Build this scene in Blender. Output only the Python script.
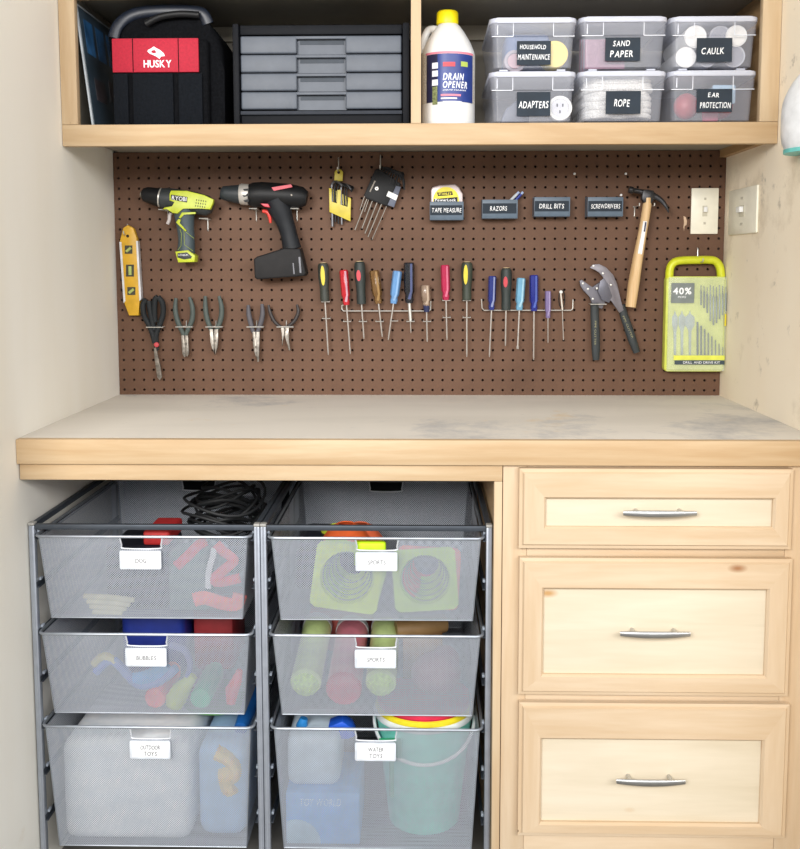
import bpy, bmesh, math, random
from mathutils import Vector, Matrix
random.seed(7)
for o in list(bpy.data.objects): bpy.data.objects.remove(o)
S = bpy.context.scene
COL = S.collection

# ------------------------------------------------------------------ camera
CX, CY, CZ = 0.007167, -2.423312, 1.247842
YAW, PITCH, ROLL, FPX, SHY = 0.0213075, -0.0939045, -0.0013241, 960.78, -68.52
_cy, _sy = math.cos(YAW), math.sin(YAW)
FW = Vector((-_sy * math.cos(PITCH), _cy * math.cos(PITCH), math.sin(PITCH)))
_r = Vector((_cy, _sy, 0)); _u = _r.cross(FW)
RT = math.cos(ROLL) * _r + math.sin(ROLL) * _u
UP = -math.sin(ROLL) * _r + math.cos(ROLL) * _u
cd = bpy.data.cameras.new('camera'); cam = bpy.data.objects.new('camera', cd); COL.objects.link(cam)
cd.sensor_width = 36; cd.lens = FPX / 849 * 36; cd.shift_y = SHY / 849
cd.clip_start = .05
m = Matrix.Identity(4)
for i in range(3):
    m[i][0], m[i][1], m[i][2] = RT[i], UP[i], -FW[i]
m[0][3], m[1][3], m[2][3] = CX, CY, CZ
cam.matrix_world = m
S.camera = cam

# ------------------------------------------------------------------ light
S.view_settings.view_transform = 'Standard'; S.view_settings.look = 'None'
S.view_settings.gamma = 1; S.view_settings.use_curve_mapping = False
S.view_settings.exposure = 0.25
W = bpy.data.worlds.new('daylight'); S.world = W; W.use_nodes = True
bgn = W.node_tree.nodes['Background']
bgn.inputs[0].default_value = (0.93, 0.96, 1.0, 1); bgn.inputs[1].default_value = 0.6

def area(name, loc, target, sx, sy, power, col):
    l = bpy.data.lights.new(name, 'AREA'); l.shape = 'RECTANGLE'; l.size = sx; l.size_y = sy
    l.energy = power; l.color = col
    o = bpy.data.objects.new(name, l); COL.objects.link(o); o.location = loc
    o.rotation_euler = (Vector(target) - Vector(loc)).to_track_quat('-Z', 'Y').to_euler()
    return o
area('garage_door_daylight', (-1.25, -3.9, 2.1), (0, 0, 1.0), .9, .9, 72, (1, .97, .93))
area('right_fill_light', (1.0, -4.0, 2.2), (0, 0, .9), 4.2, .8, 105, (1, .98, .96))  # added broad fill that brightens the left wall, not a known opening

# ------------------------------------------------------------------ helpers
def P(px, py, Y):
    d = FW + (px - 400) / FPX * RT - (py - 424.5 - SHY) / FPX * UP
    t = (Y - CY) / d.y
    return Vector((CX, CY, CZ)) + t * d
def O(pts, Y):
    return [(P(a, b, Y).x, P(a, b, Y).z) for a, b in pts]
def lin(c):
    r = []
    for v in c[:3]:
        v /= 255
        r.append(v / 12.92 if v <= .04045 else ((v + .055) / 1.055) ** 2.4)
    return (*r, 1)

class MB:
    def __init__(s): s.bm = bmesh.new()
    def _add(s, b):
        bmesh.ops.recalc_face_normals(b, faces=b.faces)
        me = bpy.data.meshes.new('t'); b.to_mesh(me); b.free(); s.bm.from_mesh(me); bpy.data.meshes.remove(me)
        return s
    def box(s, x0, x1, y0, y1, z0, z1, bev=0, seg=2, M=None):
        b = bmesh.new(); bmesh.ops.create_cube(b, size=1)
        for v in b.verts:
            v.co = Vector(((x0 + x1) / 2 + v.co.x * (x1 - x0), (y0 + y1) / 2 + v.co.y * (y1 - y0), (z0 + z1) / 2 + v.co.z * (z1 - z0)))
        if bev: bmesh.ops.bevel(b, geom=b.edges[:], offset=bev, segments=seg, affect='EDGES', clamp_overlap=True, profile=.5)
        if M: b.transform(M)
        return s._add(b)
    def prism(s, pts, y0, y1, bev=0, seg=2, M=None, back=True):
        b = bmesh.new()
        v = [b.verts.new((x, y0, z)) for x, z in pts]; w = [b.verts.new((x, y1, z)) for x, z in pts]
        n = len(pts); f = b.faces.new(v); g = b.faces.new(w[::-1])
        for i in range(n): b.faces.new((v[i], w[i], w[(i + 1) % n], v[(i + 1) % n]))
        if bev:
            e = list(f.edges) + (list(g.edges) if back else [])
            bmesh.ops.bevel(b, geom=e, offset=bev, segments=seg, affect='EDGES', clamp_overlap=True, profile=.5)
        if M: b.transform(M)
        return s._add(b)
    def quadpatch(s, vs, fs):
        b = bmesh.new(); V = [b.verts.new(v) for v in vs]
        for f in fs: b.faces.new([V[i] for i in f])
        bmesh.ops.recalc_face_normals(b, faces=b.faces)
        return s._add(b)
    def sweep(s, pts, r, n=12, yr=1.0, ref=(0, 1, 0), closed=False):
        pts = [Vector(p) for p in pts]; N = len(pts)
        if not hasattr(r, '__len__'): r = [r] * N
        if not hasattr(yr, '__len__'): yr = [yr] * N
        ref = Vector(ref); b = bmesh.new(); rings = []; pu = None
        for i in range(N):
            if closed: t = pts[(i + 1) % N] - pts[i - 1]
            else: t = pts[min(i + 1, N - 1)] - pts[max(i - 1, 0)]
            t.normalize()
            u = t.cross(ref)
            if u.length < .25:
                u = (pu - t * pu.dot(t)) if pu else t.orthogonal()
            elif pu and u.dot(pu) < 0: u = -u
            u.normalize(); pu = u; v = t.cross(u)
            rings.append([b.verts.new(pts[i] + u * math.cos(2 * math.pi * k / n) * r[i] + v * math.sin(2 * math.pi * k / n) * r[i] * yr[i]) for k in range(n)])
        for i in range(N if closed else N - 1):
            A, B = rings[i], rings[(i + 1) % N]
            for k in range(n): b.faces.new((A[k], A[(k + 1) % n], B[(k + 1) % n], B[k]))
        if not closed: b.faces.new(rings[0][::-1]); b.faces.new(rings[-1])
        return s._add(b)
    def lathe(s, prof, org, axis=(0, 0, 1), n=32):
        ax = Vector(axis).normalized(); u = ax.orthogonal().normalized(); v = ax.cross(u); org = Vector(org)
        b = bmesh.new(); rings = []
        for r, h in prof:
            rings.append([b.verts.new(org + ax * h + (u * math.cos(2 * math.pi * k / n) + v * math.sin(2 * math.pi * k / n)) * max(r, 1e-5)) for k in range(n)])
        for A, B in zip(rings, rings[1:]):
            for k in range(n): b.faces.new((A[k], A[(k + 1) % n], B[(k + 1) % n], B[k]))
        b.faces.new(rings[0][::-1]); b.faces.new(rings[-1])
        bmesh.ops.remove_doubles(b, verts=b.verts, dist=3e-5)
        return s._add(b)
    def ball(s, c, r, sc=(1, 1, 1), n=16):
        b = bmesh.new(); bmesh.ops.create_uvsphere(b, u_segments=n * 2, v_segments=n, radius=r)
        for v in b.verts: v.co = Vector((v.co.x * sc[0], v.co.y * sc[1], v.co.z * sc[2])) + Vector(c)
        return s._add(b)

def setp(o, label=None, cat=None, group=None, kind=None):
    if label: o['label'] = label
    if cat: o['category'] = cat
    if group: o['group'] = group
    if kind: o['kind'] = kind
    return o
def finish(me, sharp=38):
    for p in me.polygons: p.use_smooth = True
    me.set_sharp_from_angle(angle=math.radians(sharp))
def obj(name, mb, mat, parent=None, label=None, sharp=38, kind=None):
    me = bpy.data.meshes.new(name); mb.bm.to_mesh(me); mb.bm.free(); finish(me, sharp)
    me.materials.append(mat)
    o = bpy.data.objects.new(name, me); COL.objects.link(o)
    if parent: o.parent = parent
    if label: o['label'] = label
    if kind: o['kind'] = kind
    return o
def thing(name, label, cat, group=None):
    o = bpy.data.objects.new(name, None); COL.objects.link(o); o.empty_display_size = .03
    return setp(o, label, cat, group)
def single(name, mb, mat, label, cat, group=None):
    return setp(obj(name, mb, mat), label, cat, group)
def struct(name, mb, mat, parent=None):
    o = obj(name, mb, mat, parent)
    if not parent: o['kind'] = 'structure'
    return o
def rr(x0, x1, z0, z1, r, n=5):
    p = []
    for cx, cz, a in ((x1 - r, z1 - r, 0), (x0 + r, z1 - r, 90), (x0 + r, z0 + r, 180), (x1 - r, z0 + r, 270)):
        for k in range(n + 1):
            t = math.radians(a + 90 * k / n); p.append((cx + r * math.cos(t), cz + r * math.sin(t)))
    return p
def circ(cx, cz, r, n=24, rz=None):
    rz = rz or r
    return [(cx + r * math.cos(2 * math.pi * k / n), cz + rz * math.sin(2 * math.pi * k / n)) for k in range(n)]
def smooth(pts, n=6):
    pts = [Vector(p) for p in pts]; out = []
    q = [pts[0]] + pts + [pts[-1]]
    for i in range(1, len(q) - 2):
        for k in range(n):
            t = k / n; a, b, c, d = q[i - 1], q[i], q[i + 1], q[i + 2]
            out.append(.5 * ((2 * b) + (c - a) * t + (2 * a - 5 * b + 4 * c - d) * t * t + (3 * b - 3 * c + d - a) * t ** 3))
    out.append(pts[-1]); return out
def interp(vals, n):
    out = []
    for i in range(n):
        t = i / (n - 1) * (len(vals) - 1); k = min(int(t), len(vals) - 2); out.append(vals[k] + (vals[k + 1] - vals[k]) * (t - k))
    return out
def text(s, name, x0, x1, z0, z1, Y, mat, parent, shear=0, bold=0.0, M=None, jit=0, ext=.0002):
    """writing facing the front (-Y), fitted into the box"""
    bm = bmesh.new(); rnd = random.Random(s); cur = 0
    for ch in s:
        if ch == ' ': cur += .32; continue
        c = bpy.data.curves.new('t', 'FONT'); c.body = ch; c.offset = bold; c.shear = shear; c.extrude = .02; c.resolution_u = 3
        o = bpy.data.objects.new('t', c); COL.objects.link(o)
        dg = bpy.context.evaluated_depsgraph_get(); me = bpy.data.meshes.new_from_object(o.evaluated_get(dg))
        xs = [v.co.x for v in me.vertices]; w = max(xs) - min(xs)
        R = Matrix.Translation((cur - min(xs), rnd.uniform(-1, 1) * jit, 0)) @ Matrix.Rotation(rnd.uniform(-1, 1) * jit * 2, 4, 'Z')
        me.transform(R); bm.from_mesh(me); cur += w + .09
        bpy.data.objects.remove(o); bpy.data.meshes.remove(me); bpy.data.curves.remove(c)
    X = [v.co.x for v in bm.verts]; Z = [v.co.y for v in bm.verts]; a, b, c, d = min(X), max(X), min(Z), max(Z)
    for v in bm.verts:
        v.co = Vector((x0 + (v.co.x - a) / (b - a) * (x1 - x0), Y + (-ext if v.co.z > 0 else ext * .2), z0 + (v.co.y - c) / (d - c) * (z1 - z0)))
    bmesh.ops.recalc_face_normals(bm, faces=bm.faces)
    if M: bm.transform(M)
    mb = MB(); mb.bm.free(); mb.bm = bm
    return obj(name, mb, mat, parent)

# ------------------------------------------------------------------ materials
def base(name):
    m = bpy.data.materials.new(name); m.use_nodes = True; nt = m.node_tree
    return m, nt, nt.nodes['Principled BSDF']
def N(nt, t, **k):
    n = nt.nodes.new(t)
    for a, b in k.items(): setattr(n, a, b)
    return n
def ramp(nt, fac, stops):
    r = N(nt, 'ShaderNodeValToRGB'); e = r.color_ramp.elements
    while len(e) < len(stops): e.new(.5)
    for el, (p, c) in zip(e, stops): el.position = p; el.color = c
    nt.links.new(fac, r.inputs[0]); return r.outputs[0]
_c = {}
def mk(name, c, rough=.5, metal=0, var=.06, scale=40, bump=0, alpha=1, spec=.5, coat=0, trans=0):
    if name in _c: return _c[name]
    m, nt, b = base(name); c = lin(c)
    tc = N(nt, 'ShaderNodeTexCoord'); n = N(nt, 'ShaderNodeTexNoise'); n.inputs['Scale'].default_value = scale; n.inputs['Detail'].default_value = 3
    nt.links.new(tc.outputs['Object'], n.inputs['Vector'])
    lo = tuple(max(0, x * (1 - var * 2)) for x in c[:3]) + (1,); hi = tuple(min(1, x * (1 + var * 2)) for x in c[:3]) + (1,)
    nt.links.new(ramp(nt, n.outputs['Fac'], [(.3, lo), (.7, hi)]), b.inputs['Base Color'])
    b.inputs['Roughness'].default_value = rough; b.inputs['Metallic'].default_value = metal
    b.inputs['Specular IOR Level'].default_value = spec; b.inputs['Coat Weight'].default_value = coat
    b.inputs['Alpha'].default_value = alpha; b.inputs['Transmission Weight'].default_value = trans
    if bump:
        bp = N(nt, 'ShaderNodeBump'); bp.inputs['Strength'].default_value = bump; bp.inputs['Distance'].default_value = .002
        nt.links.new(n.outputs['Fac'], bp.inputs['Height']); nt.links.new(bp.outputs[0], b.inputs['Normal'])
    _c[name] = m; return m
def wood(name, c1, c2, axis='X', rough=.55, knots=True, scale=1.0, knotcol=(150, 100, 60)):
    m, nt, b = base(name); L = nt.links.new
    tc = N(nt, 'ShaderNodeTexCoord'); mp = N(nt, 'ShaderNodeMapping'); L(tc.outputs['Object'], mp.inputs[0])
    s = {'X': (1.2, 14, 14), 'Z': (14, 14, 1.2), 'Y': (14, 1.2, 14)}[axis]
    mp.inputs['Scale'].default_value = [q * scale for q in s]
    n1 = N(nt, 'ShaderNodeTexNoise'); n1.inputs['Scale'].default_value = 1.3; n1.inputs['Detail'].default_value = 5; n1.inputs['Distortion'].default_value = 1.2
    L(mp.outputs[0], n1.inputs['Vector'])
    mp2 = N(nt, 'ShaderNodeMapping'); L(tc.outputs['Object'], mp2.inputs[0]); mp2.inputs['Scale'].default_value = [q * scale * 5 for q in s]
    n2 = N(nt, 'ShaderNodeTexNoise'); n2.inputs['Scale'].default_value = 2.0; n2.inputs['Detail'].default_value = 2
    L(mp2.outputs[0], n2.inputs['Vector'])
    mx = N(nt, 'ShaderNodeMath', operation='MULTIPLY_ADD'); L(n2.outputs['Fac'], mx.inputs[0]); mx.inputs[1].default_value = .28; L(n1.outputs['Fac'], mx.inputs[2])
    col = ramp(nt, mx.outputs[0], [(.42, lin(c1)), (.62, lin([(a + d) / 2 for a, d in zip(c1, c2)])), (.82, lin(c2))])
    if knots:
        mp3 = N(nt, 'ShaderNodeMapping'); L(tc.outputs['Object'], mp3.inputs[0]); k = {'X': (3.2, 7, 7), 'Z': (7, 7, 3.2), 'Y': (7, 3.2, 7)}[axis]
        mp3.inputs['Scale'].default_value = k
        v = N(nt, 'ShaderNodeTexVoronoi'); v.inputs['Scale'].default_value = 1.3; L(mp3.outputs[0], v.inputs['Vector'])
        kf = ramp(nt, v.outputs['Distance'], [(.02, (1, 1, 1, 1)), (.09, (0, 0, 0, 1))])
        mi = N(nt, 'ShaderNodeMix', data_type='RGBA'); L(kf, mi.inputs['Factor']); L(col, mi.inputs['A']); mi.inputs['B'].default_value = lin(knotcol); col = mi.outputs['Result']
    vd = N(nt, 'ShaderNodeTexVoronoi'); vd.inputs['Scale'].default_value = 8.0; L(tc.outputs['Object'], vd.inputs['Vector'])
    df = ramp(nt, vd.outputs['Distance'], [(.018, (.8, .8, .8, 1)), (.028, (0, 0, 0, 1))])
    md = N(nt, 'ShaderNodeMix', data_type='RGBA'); L(df, md.inputs['Factor']); L(col, md.inputs['A']); md.inputs['B'].default_value = lin((96, 70, 50)); col = md.outputs['Result']
    L(col, b.inputs['Base Color']); b.inputs['Roughness'].default_value = rough; b.inputs['Specular IOR Level'].default_value = .35
    bp = N(nt, 'ShaderNodeBump'); bp.inputs['Strength'].default_value = .12; bp.inputs['Distance'].default_value = .001
    L(mx.outputs[0], bp.inputs['Height']); L(bp.outputs[0], b.inputs['Normal'])
    return m
def mottled(name, c, c2, scale, lo=.45, hi=.75, rough=.8, spots=None, detail=6, stretch=(1, 1, 1)):
    m, nt, b = base(name); L = nt.links.new
    tc = N(nt, 'ShaderNodeTexCoord'); mp = N(nt, 'ShaderNodeMapping'); L(tc.outputs['Object'], mp.inputs[0]); mp.inputs['Scale'].default_value = stretch
    n = N(nt, 'ShaderNodeTexNoise'); n.inputs['Scale'].default_value = scale; n.inputs['Detail'].default_value = detail; L(mp.outputs[0], n.inputs['Vector'])
    col = ramp(nt, n.outputs['Fac'], [(lo, lin(c)), (hi, lin(c2))])
    if spots:
        for cc, sc, th in spots:
            n2 = N(nt, 'ShaderNodeTexNoise'); n2.inputs['Scale'].default_value = sc; n2.inputs['Detail'].default_value = 8; n2.inputs['Roughness'].default_value = .7
            L(tc.outputs['Object'], n2.inputs['Vector'])
            f = ramp(nt, n2.outputs['Fac'], [(th, (0, 0, 0, 1)), (th + .12, (.75, .75, .75, 1))])
            mi = N(nt, 'ShaderNodeMix', data_type='RGBA'); L(f, mi.inputs['Factor']); L(col, mi.inputs['A']); mi.inputs['B'].default_value = lin(cc); col = mi.outputs['Result']
    L(col, b.inputs['Base Color']); b.inputs['Roughness'].default_value = rough; b.inputs['Specular IOR Level'].default_value = .25
    bp = N(nt, 'ShaderNodeBump'); bp.inputs['Strength'].default_value = .08; bp.inputs['Distance'].default_value = .002
    L(n.outputs['Fac'], bp.inputs['Height']); L(bp.outputs[0], b.inputs['Normal'])
    return m
def meshmetal(name, c, pitch=.0045, cover=.5):
    m, nt, b = base(name); L = nt.links.new
    uv = N(nt, 'ShaderNodeUVMap'); uv.uv_map = 'UVMap'; sp = N(nt, 'ShaderNodeSeparateXYZ'); L(uv.outputs[0], sp.inputs[0])
    def ma(op, a, bb=None, v=None):
        n = N(nt, 'ShaderNodeMath', operation=op); L(a, n.inputs[0])
        if bb is not None: L(bb, n.inputs[1])
        if v is not None: n.inputs[1].default_value = v
        return n.outputs[0]
    a = ma('SINE', ma('MULTIPLY', ma('ADD', sp.outputs[0], sp.outputs[1]), v=math.pi / pitch * 1.0))
    d = ma('SINE', ma('MULTIPLY', ma('SUBTRACT', sp.outputs[0], sp.outputs[1]), v=math.pi / pitch * 1.0))
    p = ma('ABSOLUTE', ma('MULTIPLY', a, d))
    h = ma('GREATER_THAN', p, v=cover)
    b.inputs['Base Color'].default_value = lin(c); b.inputs['Metallic'].default_value = .25; b.inputs['Roughness'].default_value = .5
    al = ma('SUBTRACT', h, v=1.0); al = ma('ABSOLUTE', al)
    L(al, b.inputs['Alpha'])
    n = N(nt, 'ShaderNodeTexNoise'); n.inputs['Scale'].default_value = 6
    L(ramp(nt, n.outputs['Fac'], [(.3, lin([v * .97 for v in c])), (.7, lin(c))]), b.inputs['Base Color'])
    return m

pine_x = wood('pine_along', (204, 180, 146), (186, 156, 118), 'X')
pine_z = wood('pine_upright', (204, 182, 150), (190, 162, 126), 'Z')
pine_y = wood('pine_deep', (206, 182, 146), (190, 156, 114), 'Y')
maple_x = wood('cabinet_wood_along', (213, 192, 164), (200, 174, 141), 'X')
maple_z = wood('cabinet_wood_upright', (213, 192, 164), (200, 174, 141), 'Z')
panel_x = wood('drawer_panel_wood', (220, 208, 186), (208, 195, 170), 'X', knotcol=(190, 150, 100))
ply = mottled('worn_plywood', (250, 238, 216), (244, 228, 202), 3.5, spots=[((150, 140, 128), 13, .60), ((206, 190, 164), 2.5, .55)], stretch=(1, 1, .5))
drywall = mottled('painted_wallboard', (244, 241, 232), (238, 233, 220), 2.2, spots=[((222, 208, 186), 3.0, .62)], stretch=(2.5, 2.5, .4))
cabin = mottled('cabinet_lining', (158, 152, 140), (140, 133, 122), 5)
bench = mottled('worktop_plywood', (228, 222, 212), (216, 210, 200), 3, spots=[((150, 148, 146), 7, .68), ((222, 200, 165), 5, .62), ((176, 176, 178), 2.2, .56)], stretch=(.5, 2, 1))
floorm = mottled('concrete', (112, 110, 106), (98, 96, 92), 4)
ceilm = mottled('ceiling_paint', (225, 222, 215), (215, 212, 205), 2)
peg = mottled('brown_hardboard', (106, 78, 61), (95, 69, 53), 6, rough=.6, spots=[((92, 66, 54), 14, .66)])
wall_b = mottled('back_wall_board', (236, 228, 212), (226, 216, 198), 4)
steel = mk('grey_steel', (170, 176, 186), .4, .5, .04)
dsteel = mk('dark_steel', (74, 80, 88), .45, .5, .04)
chrome = mk('brushed_nickel', (190, 190, 188), .3, .9, .03)
wire = mk('zinc_wire', (206, 204, 198), .35, .6, .03)
shank = mk('tool_steel', (196, 190, 184), .3, .7, .05)
dull = mk('dull_steel', (118, 112, 104), .45, .75, .1)
gunm = mk('gunmetal', (96, 96, 100), .38, .6, .06)
blk = mk('black_plastic', (22, 23, 25), .5, 0, .1, spec=.3)
blk2 = mk('charcoal_rubber', (38, 41, 43), .65, 0, .08, spec=.25)
blkf = mk('black_canvas', (14, 15, 18), .9, 0, .2, 200, .4, spec=.1)
red = mk('red_plastic', (170, 48, 60), .4)
redf = mk('red_canvas', (176, 24, 50), .75, 0, .06, 200, .2)
white = mk('white_plastic', (236, 236, 234), .4, 0, .02)
paper = mk('white_paper', (240, 241, 242), .7, 0, .01)
ivory = mk('ivory_plastic', (242, 238, 220), .35, 0, .02)
yel = mk('yellow_plastic', (216, 168, 44), .4)
bryel = mk('bright_yellow_cap', (250, 226, 20), .4)
lime = mk('lime_plastic', (188, 200, 44), .4)
lime2 = mk('lime_case', (206, 214, 90), .45)
ink = mk('dark_ink', (60, 62, 70), .8)
chalk = mk('chalk_ink', (244, 246, 248), .8, 0, .01)
slate = mk('black_label', (32, 44, 56), .75, 0, .06)
slab = mk('grey_blue_plastic', (86, 102, 118), .4)
drawer_grey = mk('grey_drawer_plastic', (88, 94, 104), .5, 0, .03)
clear = mk('milky_clear_plastic', (214, 218, 232), .2, 0, .02, alpha=.24)
clear_lid = mk('milky_lid_plastic', (222, 226, 240), .3, 0, .02, alpha=.72)
mesh_m = meshmetal('steel_mesh', (176, 182, 192), .0046, .50)

# ------------------------------------------------------------------ setting
struct('floor', MB().box(-3, 3, -5, .3, -.1, 0), floorm)
struct('wall_back', MB().box(-.9, .9, .02, .14, 0, 2.5), wall_b)
shade_m = mottled('under_bench_shade', (46, 48, 52), (38, 40, 44), 4)  # dark tone painted in for the shade under the worktop
struct('wall_left', MB().box(-.9, -.7625, -.95, .02, 0, 2.5), drywall)
struct('wall_right', MB().box(.7625, .9, -.95, .02, 0, 2.5), ply)
struct('ceiling', MB().box(-.9, .9, -.95, .14, 2.5, 2.6), ceilm)

# ------------------------------------------------------------------ pegboard with real holes
PITCHH = .0254; ZB = .92
def pegboard():
    b = bmesh.new(); nx, nz = 60, 24; x0 = -.762; h = PITCHH / 2
    Y0, Y1 = 0.0, .0055; r = .0034; n = 8; vc = {}
    def V(x, y, z):
        k = (round(x, 5), round(y, 5), round(z, 5))
        if k not in vc: vc[k] = b.verts.new(k)
        return vc[k]
    for i in range(nx):
        for j in range(nz):
            cx = x0 + h + i * PITCHH; cz = ZB + h + j * PITCHH
            sq = [(cx + h, cz), (cx + h, cz + h), (cx, cz + h), (cx - h, cz + h), (cx - h, cz), (cx - h, cz - h), (cx, cz - h), (cx + h, cz - h)]
            ho = [(cx + r * math.cos(math.pi / 4 * k), cz + r * math.sin(math.pi / 4 * k)) for k in range(8)]
            for k in range(8):
                q = (k + 1) % 8
                b.faces.new((V(sq[k][0], Y0, sq[k][1]), V(ho[k][0], Y0, ho[k][1]), V(ho[q][0], Y0, ho[q][1]), V(sq[q][0], Y0, sq[q][1])))
                b.faces.new((V(ho[k][0], Y0, ho[k][1]), V(ho[k][0], Y1, ho[k][1]), V(ho[q][0], Y1, ho[q][1]), V(ho[q][0], Y0, ho[q][1])))
                b.faces.new((V(sq[k][0], Y1, sq[k][1]), V(sq[q][0], Y1, sq[q][1]), V(ho[q][0], Y1, ho[q][1]), V(ho[k][0], Y1, ho[k][1])))
    mb = MB(); mb._add(b)
    return mb
pb = thing('pegboard', 'brown perforated hardboard panel on the wall above the workbench', 'pegboard')
obj('panel', pegboard(), peg, pb)
for x0, x1 in ((-.762, -.742), (.742, .762)): obj('mounting_strip', MB().box(x0, x1, .0055, .0195, ZB, ZB + .609), mk('strip_and_gap_shade', (40, 30, 26), .9), pb)
obj('gap_shade_sheet', MB().box(-.7415, .7415, .014, .0195, ZB + .001, ZB + .608), mk('strip_and_gap_shade', (40, 30, 26), .9), pb)  # added dark sheet, colours in the shade seen through the holes

obj('torn_patch', MB().prism(O([(683.5, 216), (685.5, 217), (687, 221), (686.5, 225), (684.5, 226), (684, 231), (683.4, 227), (684, 222)], 0), -.0005, .0), mk('torn_fibre', (206, 178, 150), .9), pb)

# ------------------------------------------------------------------ workbench
wt = thing('worktop', 'pale plywood worktop with pine front edge below the pegboard', 'worktop')
obj('surface_sheet', MB().box(-.762, .762, -.619, .0, .896, .92), bench, wt)
obj('front_trim', MB().box(-.762, .762, -.637, -.619, .872, .9202, .002), pine_x, wt)
wf = thing('workbench_frame', 'pine apron and post under the left part of the worktop', 'workbench frame')
obj('apron', MB().box(-.760, .163, -.628, -.606, .840, .8715, .0015), pine_x, wf)
obj('post', MB().box(.1475, .163, -.6275, -.606, 0.0, .8395, .0015), pine_z, wf)
obj('divider_panel', MB().box(.151, .163, -.6055, .0, .0, .8395), pine_y, wf)
obj('cross_rail', MB().box(-.76, .15, -.02, .0, .85, .895), pine_x, wf)
obj('shade_back_sheet', MB().box(-.76, .150, .003, .019, .0, .849), shade_m, wf)  # added dark sheet, stands in for the shade behind the baskets

# drawer cabinet
dc = thing('drawer_cabinet', 'maple drawer cabinet with three framed drawers right of the mesh baskets', 'cabinet')
FY = -.6245
obj('face_stile', MB().box(.1645, .2105, FY, FY + .02, .02, .871, .001), maple_z, dc)
obj('face_stile', MB().box(.700, .7615, FY, FY + .02, .02, .871, .001), maple_z, dc)
ZR = [(.846, .871), (.694, .7105), (.4045, .4215), (.06, .131)]
for a, c in ZR: obj('face_rail', MB().box(.211, .6995, FY + .001, FY + .02, a, c, .0005), maple_x, dc)
obj('carcass', MB().box(.1645, .18, FY + .0205, .0, .02, .871).box(.7465, .7615, FY + .0205, .0, .02, .871).box(.181, .7455, -.02, 0, .06, .871).box(.181, .7455, FY + .0205, -.021, .06, .078), maple_z, dc)
obj('toe_kick', MB().box(.18, .7615, -.56, -.545, 0, .0595), maple_x, dc)

def frustum_frame(x0, x1, z0, z1, ix0, ix1, iz0, iz1, y, step):
    """mitred frame of four boards, outer ogee step, inner bevel"""
    parts = []
    oc = [(x0, z0), (x1, z0), (x1, z1), (x0, z1)]; ic = [(ix0, iz0), (ix1, iz0), (ix1, iz1), (ix0, iz1)]
    e = .006; b2 = .004
    oc2 = [(x0 + e, z0 + e), (x1 - e, z0 + e), (x1 - e, z1 - e), (x0 + e, z1 - e)]
    ic2 = [(ix0 - b2, iz0 - b2), (ix1 + b2, iz0 - b2), (ix1 + b2, iz1 + b2), (ix0 - b2, iz1 + b2)]
    yb = y + .019; ys = y + .006
    for k in range(4):
        q = (k + 1) % 4
        vs = []
        for w in (k, q):
            vs += [(oc[w][0], yb, oc[w][1]), (oc[w][0], ys, oc[w][1]), (oc2[w][0], ys - .001, oc2[w][1]), (oc2[w][0] + (.003 if w in (0, 3) else -.003), y, oc2[w][1] + (.003 if w in (0, 1) else -.003)),
                   (ic2[w][0], y, ic2[w][1]), (ic[w][0], y + .005, ic[w][1]), (ic[w][0], yb, ic[w][1])]
        n = 7; fs = [(i, (i + 1) % n, n + (i + 1) % n, n + i) for i in range(n)]
        fs += [tuple(range(n)), tuple(range(2 * n - 1, n - 1, -1))]
        parts.append((MB().quadpatch(vs, fs), k))
    return parts
def drawer(out, inn, hnd, label):
    YD = FY - .0205
    d = obj('drawer', MB().box(P(inn[0], inn[3], YD).x - .006, P(inn[1], inn[2], YD).x + .006, YD + .0105, YD + .0165, P(inn[0], inn[3], YD).z - .006, P(inn[1], inn[2], YD).z + .006), panel_x, dc, label)
    a = P(out[0], out[3], YD); b2 = P(out[1], out[2], YD); c = P(inn[0], inn[3], YD); e = P(inn[1], inn[2], YD)
    for mb, k in frustum_frame(a.x, b2.x, a.z, b2.z, c.x, e.x, c.z, e.z, YD, 0):
        obj('frame_board', mb, maple_x if k in (0, 2) else maple_z, d)
    YH = YD - .016
    h0 = P(hnd[0], hnd[2], YH); h1 = P(hnd[1], hnd[2], YH); zc = h0.z
    pts = []; 
    for i in range(17):
        s = i / 16; x = h0.x + (h1.x - h0.x) * s; bow = 1 - (2 * s - 1) ** 2
        pts.append((x, YH + .006 - .006 * bow, zc))
    hb = MB().sweep(pts, [.0048 + .0022 * (1 - (2 * i / 16 - 1) ** 2) for i in range(17)], 12, .45, ref=(0, 1, 0))
    for s in (.2, .8):
        x = h0.x + (h1.x - h0.x) * s; hb.sweep([(x, YH + .002, zc + .001), (x, YD + .0104, zc + .001)], .0038, 10)
    obj('handle', hb, chrome, d, 'brushed nickel bar handle')
drawer((519, 795, 470, 549), (546, 774, 500, 527), (624, 697.5, 514), 'shallow top drawer front')
drawer((518.5, 794, 560, 695.5), (543, 768, 591, 675), (621, 691, 635), 'middle drawer front')
drawer((518, 791, 706, 837), (541, 763, 742, 823), (617, 686, 783), 'bottom drawer front')

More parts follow.
